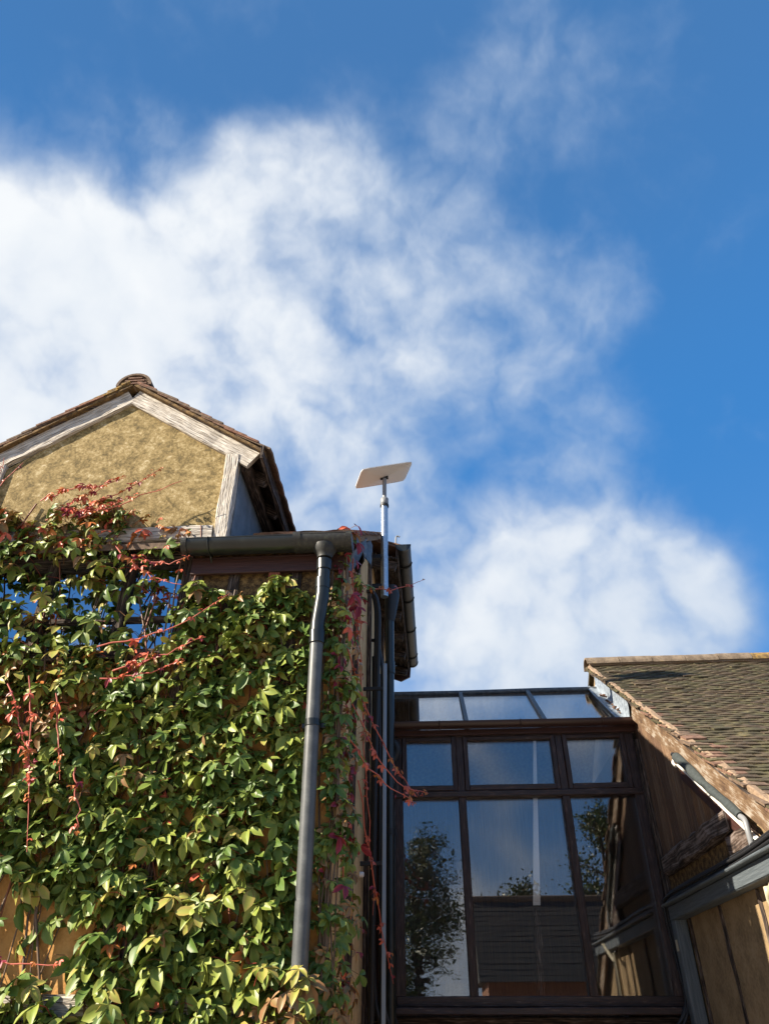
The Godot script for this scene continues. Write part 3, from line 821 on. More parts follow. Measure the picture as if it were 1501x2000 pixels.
	for k in 26:
		var f := rng.randf_range(0.15, 0.75)
		var p := e + slope * f + Vector3(rng.randf_range(1.44, 1.488), 0.026, 0)
		beam_into(debris, p, p + Vector3(rng.randf_range(-0.015, 0.015), 0.004, rng.randf_range(-0.02, 0.02)), 0.018, 0.006, Vector3.UP, 0.002, 0.003, 1)
	part("moss_crumbs", done(debris), M.clay_0, c)
	# its own gutter
	var g := thing("gutter", "brown gutter along the glass roof eaves above the glazed link", "gutter", Vector3(0.6, 3.53, -5.41))
	part("channel", trough(Vector3(-0.44, 3.478, -5.382), Vector3(1.572, 3.473, -5.382), 0.044, 0.004), M.brown_plastic, g)
	part("end_cap", half_disc(Vector3(1.570, 3.473, -5.382), Vector3.RIGHT, 0.046, 0.006), M.brown_plastic, g)
	for x in [0.05, 0.66, 1.26]:
		part("bracket", tube(smooth_path([Vector3(x, 3.470, -5.436), Vector3(x, 3.450, -5.422), Vector3(x, 3.430, -5.382), Vector3(x, 3.450, -5.342), Vector3(x, 3.480, -5.334)], 4), 0.005, 6), M.brown_plastic, g)
	# added white strip standing in for a bright streak reflected in the glass
	var b := thing("streak_strip", "tapering white strip added behind the middle pane for a bright streak in the glass", "streak_strip", Vector3(0.55, 0.06, -5.85))
	part("strip", slab([Vector3(0.782, 3.49, -5.60), Vector3(0.80, 3.49, -5.60), Vector3(0.684, 2.276, -5.60), Vector3(0.635, 2.276, -5.60)], Vector3(0, 0, -0.02)), M.white_paint, b)
	part("foot", slab([Vector3(0.635, 2.26, -5.60), Vector3(0.684, 2.26, -5.60), Vector3(0.55, 0.06, -5.60), Vector3(0.49, 0.06, -5.60)], Vector3(0, 0, -0.02)), M.old_timber, b)

# ---------------------------------------------------------------- tiled barn
const BARN_X := 1.517
const BARN_SLOPE := 0.647

func barn_y(z: float) -> float:
	return 4.43 - BARN_SLOPE * (z + 6.547)

func build_barn() -> void:
	var h := thing("barn", "brown boarded barn with mossy clay tiled roof and peeling bargeboard", "barn", Vector3(3.5, 0, -6.547))
	var x1 := 6.5
	var rz := -6.547
	var zf := -2.9
	var zb := 2.0 * rz - zf
	part("gable_wall", slab([Vector3(BARN_X + 0.03, 0, zf), Vector3(BARN_X + 0.03, barn_y(zf) - 0.12, zf), Vector3(BARN_X + 0.03, 4.31, rz), Vector3(BARN_X + 0.03, barn_y(zf) - 0.12, zb), Vector3(BARN_X + 0.03, 0, zb)], Vector3(0.2, 0, 0)), M.barn_plaster, h)
	part("front_wall", block(Vector3(BARN_X + 0.23, 0, zf - 0.2), Vector3(x1, barn_y(zf) - 0.12, zf)), M.barn_plaster, h)
	part("rear_wall", block(Vector3(BARN_X + 0.23, 0, zb), Vector3(x1, barn_y(zf) - 0.12, zb + 0.2)), M.barn_plaster, h)
	# boards of the gable
	var boards := holder("boarding", h)
	var z := -5.475
	while z < -3.0:
		var wd := rng.randf_range(0.07, 0.105)
		var top := barn_y(z + wd / 2.0) - 0.16
		var low := 2.50
		if top - low > 0.04:
			var proud := rng.randf_range(0.0, 0.006)
			part("plank", beam(Vector3(BARN_X + 0.016 - proud, low + rng.randf_range(-0.015, 0.015), z + wd / 2.0), Vector3(BARN_X + 0.016 - proud, top, z + wd / 2.0), wd - 0.004, 0.026, Vector3.RIGHT, 0.003, 0.0012, 8), M["plank_%d" % (rng.randi() % 4)], boards)
		z += wd
	# bargeboard and verge
	part("bargeboard", beam(Vector3(BARN_X - 0.02, barn_y(-5.33) - 0.125, -5.33), Vector3(BARN_X - 0.02, barn_y(-2.8) - 0.125, -2.8), 0.026, 0.125, Vector3.UP, 0.004, 0.0015, 20), M.barge_paint, h)
	part("verge_batten", beam(Vector3(BARN_X - 0.026, barn_y(-6.48) - 0.052, -6.48), Vector3(BARN_X - 0.026, barn_y(-2.8) - 0.052, -2.8), 0.04, 0.014, Vector3.UP, 0.003, 0.002, 20), M.old_timber, h)
	part("verge_mortar", beam(Vector3(BARN_X - 0.022, barn_y(-6.48) - 0.030, -6.48), Vector3(BARN_X - 0.022, barn_y(-2.8) - 0.030, -2.8), 0.04, 0.036, Vector3.UP, 0.006, 0.005, 60), M.mortar, h)
	# lower raking board with a white top edge
	var q0 := Vector3(BARN_X - 0.025, 2.905, -4.585)
	var q1 := Vector3(BARN_X - 0.025, 2.255, -3.64)
	part("raking_board", beam(q0 + Vector3(0.010, -0.045, 0), q1 + Vector3(0.010, -0.045, 0), 0.020, 0.08, Vector3.UP, 0.004, 0.002, 10), M.brown_paint, h)
	part("raking_edge", beam(q0, q1, 0.026, 0.011, Vector3.UP, 0.005), M.white_paint, h)
	# weathered timbers and panels below the boarding
	part("ledge_beam", beam(Vector3(BARN_X, 2.463, -5.34), Vector3(BARN_X, 2.463, -4.03), 0.085, 0.115, Vector3.UP, 0.012, 0.007, 11), M.rough_timber, h)
	part("panel", block(Vector3(BARN_X + 0.005, 2.24, -5.42), Vector3(BARN_X + 0.028, 2.405, -4.13), 0.002), M.dark_plaster, h)
	part("end_block", beam(Vector3(BARN_X, 2.355, -4.12), Vector3(BARN_X, 2.355, -3.82), 0.06, 0.10, Vector3.UP, 0.012, 0.007, 4), M.rough_timber, h)
	part("corner_board", beam(Vector3(BARN_X - 0.01, 1.6, -5.42), Vector3(BARN_X - 0.01, 3.33, -5.42), 0.055, 0.045, Vector3.RIGHT, 0.006, 0.004, 16), M.old_timber, h)
	part("header", beam(Vector3(BARN_X - 0.02, 2.186, -5.33), Vector3(BARN_X - 0.02, 2.186, -2.95), 0.08, 0.08, Vector3.UP, 0.006, 0.001, 10), M.grey_paint, h)
	part("drip_board", beam(Vector3(BARN_X - 0.035, 2.234, -5.345), Vector3(BARN_X - 0.035, 2.234, -2.95), 0.12, 0.013, Vector3.UP, 0.004, 0.001, 10), M.grey_paint, h)
	part("jamb", beam(Vector3(BARN_X - 0.02, 0.1, -5.29), Vector3(BARN_X - 0.02, 2.144, -5.29), 0.08, 0.08, Vector3.RIGHT, 0.006, 0.001, 10), M.grey_paint, h)
	for zz in [-5.20, -4.61, -4.02, -3.4]:
		part("stud", beam(Vector3(BARN_X + 0.028, 0.1, zz), Vector3(BARN_X + 0.028, 2.144, zz), 0.022, 0.025, Vector3.RIGHT, 0.004, 0.005, 18), M.old_timber, h)
	# roof
	var roof := holder("roof", h)
	var slope := atan(BARN_SLOPE)
	part("roof_deck", slab([Vector3(BARN_X - 0.01, 4.36, rz), Vector3(x1, 4.36, rz), Vector3(x1, barn_y(-2.6) - 0.07, -2.6), Vector3(BARN_X - 0.01, barn_y(-2.6) - 0.07, -2.6)], Vector3(0, -0.04, 0)), M.old_timber, roof)
	part("roof_deck", slab([Vector3(BARN_X - 0.01, 4.38, rz), Vector3(x1, 4.38, rz), Vector3(x1, barn_y(-2.6) - 0.05, 2.0 * rz + 2.6), Vector3(BARN_X - 0.01, barn_y(-2.6) - 0.05, 2.0 * rz + 2.6)], Vector3(0, -0.04, 0)), M.mossy_0, roof)
	var meshes := [tile_mesh(0.122, 0.17, 0.011, 0.003, 0.0015), tile_mesh(0.122, 0.17, 0.012, 0.004, 0.002), tile_mesh(0.119, 0.168, 0.010, 0.002, 0.002)]
	var spots := []
	var gauge := 0.056
	var sag := FastNoiseLite.new()
	sag.seed = 6
	sag.frequency = 0.9
	for i in 83:
		for c in 36:
			var s := 4.70 - gauge * i
			var zz := rz + s * cos(slope)
			var x := BARN_X - 0.050 + 0.0615 + 0.124 * c - (0.062 if i % 2 == 1 and c > 0 else 0.0) + rng.randf_range(-0.005, 0.005) + (rng.randf_range(-0.014, 0.012) if c == 0 else 0.0)
			var lift := (0.010 if rng.randf() < 0.02 else 0.0) + 0.016 * sag.get_noise_2d(x, zz)
			var b := Basis(Vector3.RIGHT, slope - 0.10 + rng.randf_range(-0.02, 0.02)) * Basis(Vector3.BACK, rng.randf_range(-0.02, 0.02)) * Basis(Vector3.UP, rng.randf_range(-0.02, 0.02))
			b = b * Basis.from_scale(Vector3(1, 1, minf(1.0, (s - 0.03) / 0.17)))
			var p := Vector3(x, barn_y(zz) - 0.026 + lift, zz)
			var in_view := x < 1.53 + 0.62 * (-zz - 3.35) + 0.3 and zz < -3.3
			spots.append([p.distance_to(Vector3(0, 1.6, 0)) + (0.0 if in_view else 100.0), Transform3D(b, p), rng.randi() % 3, c])
	spots.sort_custom(func(p, q): return p[0] < q[0])
	var rest := []
	for k in 3:
		rest.append([])
	for i in spots.size():
		var s: Array = spots[i]
		var name_mat := "mossy_%d" % s[2]
		if (s[3] == 0 and rng.randf() < 0.45) or rng.randf() < 0.008:
			name_mat = "clay_%d" % (s[2] % 2)
		if i < 290:
			placed("tile", meshes[s[2]], M[name_mat], roof, s[1])
		else:
			rest[s[2]].append(s[1])
	var stm := ArrayMesh.new()
	for k in 3:
		var st := SurfaceTool.new()
		st.begin(Mesh.PRIMITIVE_TRIANGLES)
		for t in rest[k]:
			st.append_from(meshes[k], 0, t)
		st.commit(stm)
		stm.surface_set_material(k, M["mossy_%d" % k])
	var more := part("tiles_beyond", stm, null, roof)
	more.set_meta("kind", "stuff")
	var cap := ridge_cap(0.10, 0.30, 0.016)
	for k in 16:
		placed("ridge_tile", cap, M.lichen_clay if k in [5, 6, 8] else M.ridge_clay, roof, Transform3D(Basis(Vector3.UP, PI / 2.0) * Basis(Vector3.RIGHT, rng.randf_range(-0.015, 0.015)), Vector3(BARN_X + 0.115 + 0.306 * k, 4.395 + rng.randf_range(-0.006, 0.006), rz - 0.01)))
	part("ridge_mortar", beam(Vector3(BARN_X - 0.01, 4.395, rz - 0.01), Vector3(x1, 4.395, rz - 0.01), 0.175, 0.04, Vector3.UP, 0.01, 0.006, 40), M.mortar, roof)

# ---------------------------------------------------------------- what stands across the yard and shows in the glass
func build_opposite() -> void:
	var h := thing("outbuilding", "long low outbuilding with dark tiled roof across the yard, mirrored in the glazed link", "outbuilding", Vector3(5.0, 0, 7.6))
	part("wall", block(Vector3(0.9, 0, 6.2), Vector3(12.0, 2.38, 9.2)), M.brick, h)
	part("roof", slab([Vector3(0.75, 2.35, 5.95), Vector3(0.75, 3.95, 7.7), Vector3(0.75, 2.35, 9.45)], Vector3(11.4, 0, 0)), M.slate, h)
	var up := Vector3(0, 1.6, 1.75)
	for k in 15:
		var c := Vector3(0, 2.37, 5.93) + up * (k / 15.0)
		part("slate_course", beam(Vector3(0.72, c.y, c.z), Vector3(12.1, c.y, c.z), 0.155, 0.010, Vector3(0, 1.75, -1.5).normalized(), 0.004, 0.006, 24), M.slate, h)
	part("ridge", tube([Vector3(0.72, 3.97, 7.7), Vector3(12.1, 3.97, 7.7)], 0.09, 10), M.clay_1, h)
	part("door", block(Vector3(3.0, 0.02, 6.16), Vector3(4.0, 2.05, 6.197)), M.old_timber, h)
	build_tree("tree", "leafy tree across the yard beside the outbuilding, mirrored in the wavy pane", Vector3(-0.7, 0, 13.0), 6.3, 1.7, 1)
	build_tree("tree", "tall dark tree behind the outbuilding roof, mirrored in the glazed link", Vector3(6.0, 0, 18.0), 8.2, 2.3, 2)
	build_tree("tree", "small tree showing over the outbuilding ridge, mirrored in the middle pane", Vector3(2.9, 0, 19.0), 5.9, 1.6, 3)

func build_tree(called: String, label: String, at: Vector3, height: float, spread: float, sd: int) -> void:
	var t := thing(called, label, "tree", at, "trees across the yard")
	var r := RandomNumberGenerator.new()
	r.seed = 100 + sd
	var st := start()
	tube_into(st, [at, at + Vector3(0.1, height * 0.3, 0), at + Vector3(-0.05, height * 0.6, 0.1), at + Vector3(0.05, height * 0.92, 0)], [0.2, 0.15, 0.09, 0.03], 10)
	var leaves := start()
	var cols := [Color(0.045, 0.075, 0.02), Color(0.07, 0.10, 0.025), Color(0.10, 0.11, 0.03), Color(0.035, 0.055, 0.02)]
	for k in 26:
		var f := r.randf_range(0.25, 0.95)
		var from := at + Vector3(0, height * f, 0)
		var ang := r.randf() * TAU
		var len := spread * (1.05 - f * 0.75) * r.randf_range(0.7, 1.15)
		var tip := from + Vector3(cos(ang) * len, len * r.randf_range(0.2, 0.6), sin(ang) * len)
		tube_into(st, [from, from.lerp(tip, 0.5) + Vector3(0, 0.08, 0), tip], [0.05, 0.03, 0.01], 5)
		for j in 300:
			var c := from.lerp(tip, r.randf_range(0.3, 1.1)) + Vector3(r.randfn(0, 0.26), r.randfn(0, 0.24), r.randfn(0, 0.26))
			var u := Vector3(r.randfn(), r.randfn(), r.randfn()).normalized()
			var v := u.cross(Vector3(r.randfn(), r.randfn(), r.randfn())).normalized()
			var s := r.randf_range(0.04, 0.085)
			leaves.set_color(cols[r.randi() % 4])
			tri(leaves, c - u * s, c + v * s * 0.6, c + u * s, Vector2.ZERO, Vector2.ZERO, Vector2.ZERO, c + u.cross(v))
			tri(leaves, c - u * s, c - v * s * 0.6, c + u * s, Vector2.ZERO, Vector2.ZERO, Vector2.ZERO, c + u.cross(v))
	part("trunk", done(st), M.bark, t)
	part("crown", done(leaves), M.leaf, t)

# ---------------------------------------------------------------- gutters and downpipe
func build_gutters() -> void:
	var g := thing("gutter", "black half-round gutter with union clip under the dormer", "gutter", Vector3(-0.87, 3.7, -3.27))
	var y := 3.778
	var z := -3.260
	part("channel", trough(Vector3(-1.312, y, z), Vector3(-0.69, y - 0.003, z), 0.065, 0.003), M.black_plastic, g)
	part("outlet_channel", trough(Vector3(-0.69, y - 0.001, z), Vector3(-0.425, y - 0.003, z), 0.071, 0.003), M.old_black_plastic, g)
	part("end_cap", half_disc(Vector3(-1.335, y, z), Vector3.RIGHT, 0.072, 0.03), M.old_black_plastic, g)
	part("end_cap", half_disc(Vector3(-0.427, y, z), Vector3.RIGHT, 0.077, 0.03), M.old_black_plastic, g)
	part("union_clip", trough(Vector3(-0.715, y + 0.004, z), Vector3(-0.675, y + 0.004, z), 0.076, 0.008), M.old_black_plastic, g)
	var ring := []
	for k in 13:
		var a := PI + PI * k / 12
		ring.append(Vector3(-1.185, y + sin(a) * 0.069, z + cos(a) * -0.069))
	part("bracket", tube([Vector3(-1.185, 3.69, -3.315)] + ring, 0.0055, 6), M.black_plastic, g)
	var st := start()
	st.set_smooth_group(0)
	var prof := [[0.0, 0.066], [0.025, 0.062], [0.045, 0.050], [0.060, 0.042], [0.075, 0.040]]
	var rs := []
	var pp := []
	for p in prof:
		pp.append(Vector3(-0.546, y - 0.050 - p[0], z))
		rs.append(p[1])
	tube_into(st, pp, rs, 24)
	part("outlet", done(st), M.old_black_plastic, g)
	# downpipe
	var d := thing("downpipe", "black round downpipe with two elbows in front of the creeper", "downpipe", Vector3(-0.56, 0, -3.30))
	var top := Vector3(-0.546, 3.695, z)
	var p1 := Vector3(-0.548, 3.42, z)
	var p2 := Vector3(-0.564, 3.27, -3.272)
	var foot := Vector3(-0.543, 0.15, -3.275)
	part("socket", tube([top + Vector3(0, -0.055, 0), top + Vector3(0, -0.115, 0)], 0.040, 24), M.black_plastic, d)
	part("pipe", tube([top + Vector3(0, -0.10, 0), p1 + Vector3(0, 0.06, 0)], 0.034, 24), M.black_plastic, d)
	part("socket", tube([p1 + Vector3(0, 0.105, 0), p1 + Vector3(0, 0.045, 0)], 0.039, 24), M.black_plastic, d)
	part("elbow", tube(smooth_path([p1 + Vector3(0, 0.05, 0), p1, p1.lerp(p2, 0.5), p2, p2 + Vector3(0, -0.06, 0)], 6), 0.0365, 24), M.black_plastic, d)
	part("socket", tube([p2 + Vector3(0, -0.045, 0), p2 + Vector3(0.0005, -0.11, 0)], 0.0395, 24), M.black_plastic, d)
	part("pipe", tube([p2 + Vector3(0, -0.06, 0), p2.lerp(foot, 0.3), p2.lerp(foot, 0.6), foot], 0.033, 28), M.faded_plastic, d)
	part("shoe", tube(smooth_path([foot + Vector3(0, 0.03, 0), foot + Vector3(0, -0.03, 0.02), foot + Vector3(0, -0.1, 0.1)], 5), 0.037, 20), M.black_plastic, d)
	for f in [0.16, 0.52]:
		part("pipe_clip", tube([p2.lerp(foot, f), p2.lerp(foot, f + 0.010)], 0.0365, 20), M.black_plastic, d)
		var c := p2.lerp(foot, f + 0.005)
		part("clip_lug", block(c + Vector3(-0.055, -0.012, -0.10), c + Vector3(0.055, 0.012, -0.03), 0.003), M.black_plastic, d)
	# the gutter on the pent eave along the side wall
	var s := thing("gutter", "black half-round gutter on the pent eave behind the satellite mast", "gutter", Vector3(-0.2, 4.9, -6.4))
	part("channel", trough(Vector3(-0.193, 4.97, -5.19), Vector3(-0.203, 4.95, -7.57), 0.062, 0.003), M.old_black_plastic, s)
	part("end_cap", half_disc(Vector3(-0.193, 4.973, -5.17), Vector3(0, 0, -1), 0.067, 0.02), M.black_plastic, s)
	part("end_cap", half_disc(Vector3(-0.203, 4.95, -7.575), Vector3(0, 0, 1), 0.068, 0.02), M.old_black_plastic, s)
	for k in 4:
		var zz := -5.45 - 0.63 * k
		var rr := []
		for j in 11:
			var a := PI + PI * j / 10
			rr.append(Vector3(-0.195 - 0.003 * k + cos(a) * 0.066, 4.965 - 0.005 * k + sin(a) * 0.066, zz))
		part("bracket", tube(rr, 0.0065, 6), M.old_black_plastic, s)
	part("strap_hook", tube(smooth_path([Vector3(-0.255, 4.97, -5.2), Vector3(-0.255, 5.05, -5.2), Vector3(-0.245, 5.08, -5.2), Vector3(-0.222, 5.07, -5.2)], 5), 0.007, 8), M.grey_plastic, s)

# ---------------------------------------------------------------- satellite antenna
func rounded_panel(w: float, d: float, r: float, th: float, dish: float) -> ArrayMesh:
	# underside dished towards the middle, flat top
	var st := start()
	var n := 40
	var rings := []
	for f in [0.0, 0.12, 0.35, 0.7, 0.93, 1.0]:
		var ring := []
		for k in n:
			var a := TAU * k / n
			var c := Vector2(cos(a), sin(a))
			var ex := 14.0
			var s := pow(pow(absf(c.x), ex) + pow(absf(c.y), ex), -1.0 / ex)
			var p := Vector3(c.x * s * w / 2.0 * f, 0, c.y * s * d / 2.0 * f)
			p.y = -dish * pow(1.0 - f, 1.4) - (th if f < 0.99 else th * 0.55)
			ring.append(p)
		rings.append(ring)
	st.set_smooth_group(0)
	for i in rings.size() - 1:
		for k in n:
			var k2 := (k + 1) % n
			quad(st, rings[i][k], rings[i][k2], rings[i + 1][k2], rings[i + 1][k], Vector3(0, 5, 0))
	st.set_smooth_group(-1)
	for k in n:
		var k2 := (k + 1) % n
		var a: Vector3 = rings[5][k]
		var b: Vector3 = rings[5][k2]
		quad(st, a, b, Vector3(b.x, 0, b.z), Vector3(a.x, 0, a.z), Vector3(0, -th / 2.0, 0))
		tri(st, Vector3(a.x, 0, a.z), Vector3(b.x, 0, b.z), Vector3.ZERO, Vector2.ZERO, Vector2.ZERO, Vector2.ZERO, Vector3(0, -1, 0))
	return done(st)

func build_dish() -> void:
	var x := -0.345
	var z := -5.06
	var t := thing("satellite_antenna", "flat white rectangular satellite antenna on a galvanised mast beside the wall", "antenna", Vector3(x, 4.4, z))
	var b := Basis.from_euler(Vector3(0.017, 0.315, 0.368))
	placed("panel", rounded_panel(0.50, 0.30, 0.02, 0.014, 0.024), M.dish_white, t, Transform3D(b, Vector3(-0.354, 5.66, z)))
	part("hinge", tube([Vector3(x - 0.038, 5.618, z), Vector3(x + 0.033, 5.628, z)], 0.017, 12), M.black_rubber, t)
	part("stem", tube([Vector3(x, 5.61, z), Vector3(x, 5.34, z)], 0.018, 20), M.grey_plastic, t)
	part("collar", tube([Vector3(x, 5.39, z), Vector3(x, 5.384, z), Vector3(x, 5.324, z), Vector3(x, 5.318, z)], [0.030, 0.035, 0.035, 0.030], 24), M.grey_plastic, t)
	part("rubber_ring", tube([Vector3(x, 5.320, z), Vector3(x, 5.298, z)], 0.038, 24), M.black_rubber, t)
	part("mast", tube([Vector3(x, 5.307, z), Vector3(x, 4.405, z)], 0.030, 28), M.galvanised, t)
	for y in [4.78, 4.50]:
		part("bracket", block(Vector3(SIDE_X - 0.01, y - 0.02, z - 0.02), Vector3(x - 0.02, y + 0.02, z + 0.02)), M.black_rubber, t)
		part("clamp", tube([Vector3(x, y - 0.012, z), Vector3(x, y + 0.012, z)], 0.0315, 20), M.galvanised, t)

# ---------------------------------------------------------------- pipes and cables on the house's side wall
func one_tube(called: String, label: String, category: String, pts: Array, r: float, m: Material, group := "", per := 8) -> Node3D:
	var at: Vector3 = pts[pts.size() - 1]
	var t := thing(called, label, category, at, group)
	part("run", tube(smooth_path(pts, per), r, 12), m, t)
	return t

func build_side_services() -> void:
	var s := thing("cable_channel", "thin galvanised steel channel standing against the dark pipes beside the glazed link", "channel", Vector3(-0.34, 0, -4.7))
	part("channel", beam(Vector3(-0.335, 0.0, -4.72), Vector3(-0.318, 3.68, -4.72), 0.024, 0.02, Vector3.BACK, 0.003), M.dull_steel, s)
	for y in [1.2, 2.4, 3.5]:
		part("clip", block(Vector3(SIDE_X - 0.01, y - 0.012, -4.735), Vector3(-0.33, y + 0.012, -4.715)), M.black_rubber, s)
	var d := thing("waste_pipe", "dark grey pipe with hopper head between the mast and the pent eave", "pipe", Vector3(-0.33, 0, -5.3))
	part("hopper", tube([Vector3(-0.30, 4.60, -5.25), Vector3(-0.295, 4.52, -5.25), Vector3(-0.31, 4.34, -5.25), Vector3(-0.315, 4.28, -5.25)], [0.05, 0.062, 0.045, 0.036], 20), M.black_rubber, d)
	part("pipe", tube([Vector3(-0.315, 4.32, -5.25), Vector3(-0.32, 3.0, -5.25), Vector3(-0.325, 0.0, -5.25)], 0.034, 20), M.black_plastic, d)
	part("socket", tube([Vector3(-0.317, 3.93, -5.25), Vector3(-0.317, 3.83, -5.25)], 0.039, 20), M.black_plastic, d)
	part("pipe_clip", tube([Vector3(-0.319, 2.7, -5.25), Vector3(-0.319, 2.66, -5.25)], 0.038, 16), M.black_rubber, d)
	one_tube("cable", "thick black cable bending out of the wall beside the studs", "cable", [Vector3(-0.47, 4.34, -4.85), Vector3(-0.42, 4.33, -4.85), Vector3(-0.38, 4.2, -4.85), Vector3(-0.375, 3.9, -4.84), Vector3(-0.39, 2.9, -4.82), Vector3(-0.40, 1.6, -4.82), Vector3(-0.40, 0.0, -4.82)], 0.017, M.black_rubber)
	one_tube("cable", "second black cable bending beside the thick one", "cable", [Vector3(-0.47, 4.40, -5.0), Vector3(-0.43, 4.38, -5.0), Vector3(-0.405, 4.2, -4.97), Vector3(-0.405, 3.8, -4.95), Vector3(-0.415, 2.8, -4.93), Vector3(-0.42, 0.0, -4.93)], 0.014, M.black_rubber)
	one_tube("cable", "black cable arching from the channel top to the dark pipe", "cable", [Vector3(-0.46, 4.02, -5.05), Vector3(-0.41, 4.0, -5.03), Vector3(-0.37, 3.86, -5.0), Vector3(-0.345, 3.6, -4.95), Vector3(-0.345, 3.0, -4.93), Vector3(-0.35, 1.5, -4.93), Vector3(-0.35, 0.0, -4.93)], 0.013, M.black_rubber)
	for k in 3:
		one_tube("cable", ["black cable hugging the house wall beside the glazed link", "middle one of three black cables beside the glazed link", "black cable standing furthest off the house wall beside the glazed link"][k], "cable", [Vector3(-0.43 + 0.035 * k, 3.9 - 0.1 * k, -5.08 - 0.1 * k), Vector3(-0.42 + 0.035 * k, 3.0, -5.08 - 0.1 * k), Vector3(-0.41 + 0.035 * k, 1.9, -5.08 - 0.1 * k), Vector3(-0.37 + 0.04 * k, 1.62, -5.08 - 0.1 * k), Vector3(-0.28 + 0.05 * k, 1.46, -5.10 - 0.1 * k)], 0.012, M.black_rubber, "cables beside the glazed link")
	var e := thing("soil_pipe", "black cast pipe where the house meets the glazed link", "pipe", Vector3(-0.36, 0, -5.42))
	part("pipe", tube([Vector3(-0.365, 3.75, -5.415), Vector3(-0.365, 0.0, -5.415)], 0.042, 20), M.black_plastic, e)
	for y in [3.45, 2.25]:
		part("collar", tube([Vector3(-0.365, y, -5.415), Vector3(-0.365, y - 0.09, -5.415)], 0.050, 20), M.black_plastic, e)
	part("swan_neck", tube(smooth_path([Vector3(-0.365, 3.36, -5.40), Vector3(-0.30, 3.33, -5.36), Vector3(-0.27, 3.27, -5.36), Vector3(-0.30, 3.20, -5.37)], 5), 0.03, 14), M.black_rubber, e)
	var b := thing("wall_knob", "small white plastic button on the tan wall beside the cables", "button", Vector3(SIDE_X, 2.2, -4.75))
	part("button", tube([Vector3(SIDE_X - 0.005, 2.34, -4.72), Vector3(SIDE_X + 0.02, 2.34, -4.72), Vector3(SIDE_X + 0.026, 2.34, -4.72)], [0.016, 0.016, 0.010], 14), M.dish_white, b)

# ---------------------------------------------------------------- services on the barn's gable
func build_barn_services() -> void:
	var f := thing("insulated_pipe", "dark foam-sleeved pipe lying along the barn bargeboard above the white edge", "pipe", Vector3(BARN_X - 0.05, 2.3, -3.8))
	var a := Vector3(BARN_X - 0.045, 2.955, -4.56)
	var b := Vector3(BARN_X - 0.045, 2.43, -3.80)
	var pts := []
	var rr := []
	for k in 25:
		var t := k / 24.0
		var p := a.lerp(b, t)
		p.y += 0.006 * sin(t * 9.0)
		pts.append(p)
		rr.append((0.027 if t < 0.5 else 0.022) + 0.002 * sin(t * 23.0))
	rr[0] = 0.014
	part("sleeve", tube(pts, rr, 18), M.foam_sleeve, f)
	part("bend", tube(smooth_path([b + Vector3(0, 0.01, -0.02), b + Vector3(0, -0.025, 0.04), b + Vector3(-0.004, -0.08, 0.055), b + Vector3(0, -0.14, 0.047)], 6), 0.014, 14), M.grey_plastic, f)
	part("end_stub", tube([a + Vector3(0, 0.016, -0.03), a + Vector3(0, 0.004, 0.0)], 0.013, 14), M.black_rubber, f)
	part("end_cap", tube(smooth_path([Vector3(BARN_X - 0.036, 2.945, -4.615), Vector3(BARN_X - 0.044, 2.925, -4.618), Vector3(BARN_X - 0.04, 2.90, -4.595)], 5), 0.010, 10), M.white_paint, f)
	for k in 4:
		var y := 2.254 + 0.014 * k
		var x := BARN_X - 0.06 + 0.018 * (k % 2)
		one_tube("cable", ["lowest black cable of the bundle lying on the grey header", "second black cable from the bottom of the bundle on the grey header", "second black cable from the top of the bundle on the grey header", "topmost black cable of the bundle lying on the grey header"][k], "cable", [Vector3(x, y + 0.03, -3.0), Vector3(x - 0.008, y + 0.010 * sin(k * 2.0), -3.7), Vector3(x, y - 0.003, -4.25), Vector3(x - 0.008, y, -4.87), Vector3(x, y - 0.004, -5.33), Vector3(x - 0.004, y - 0.06, -5.40 - 0.004 * k), Vector3(x + 0.008, 1.91, -5.40 - 0.004 * k), Vector3(x + 0.008, 1.72, -5.39), Vector3(x - 0.08 - 0.024 * k, 1.57, -5.39), Vector3(x - 0.4, 1.52 + 0.016 * k, -5.40)], 0.008 + 0.0016 * (k % 2), M.black_rubber, "cables on the grey header", 7)
	one_tube("waste_pipe", "cream plastic pipe bending down from the grey header", "pipe", [Vector3(BARN_X - 0.055, 2.24, -3.32), Vector3(BARN_X - 0.055, 2.14, -3.54), Vector3(BARN_X - 0.055, 2.09, -3.66), Vector3(BARN_X - 0.045, 2.05, -3.72), Vector3(BARN_X - 0.035, 1.94, -3.735), Vector3(BARN_X - 0.03, 0.0, -3.735)], 0.0165, M.cream_plastic)
	one_tube("cable", "thick black cable beside the cream pipe under the header", "cable", [Vector3(BARN_X - 0.02, 2.13, -3.70), Vector3(BARN_X - 0.04, 2.03, -3.72), Vector3(BARN_X - 0.04, 1.84, -3.67), Vector3(BARN_X - 0.04, 1.52, -3.59), Vector3(BARN_X - 0.04, 0.0, -3.5)], 0.016, M.black_rubber)
	var p := thing("paper_label", "small pale label on the grey door jamb", "label", Vector3(BARN_X - 0.062, 2.0, -5.29))
	part("label", block(Vector3(BARN_X - 0.0640, 1.98, -5.305), Vector3(BARN_X - 0.0615, 2.04, -5.265), 0.0005), M.cream_plastic, p)

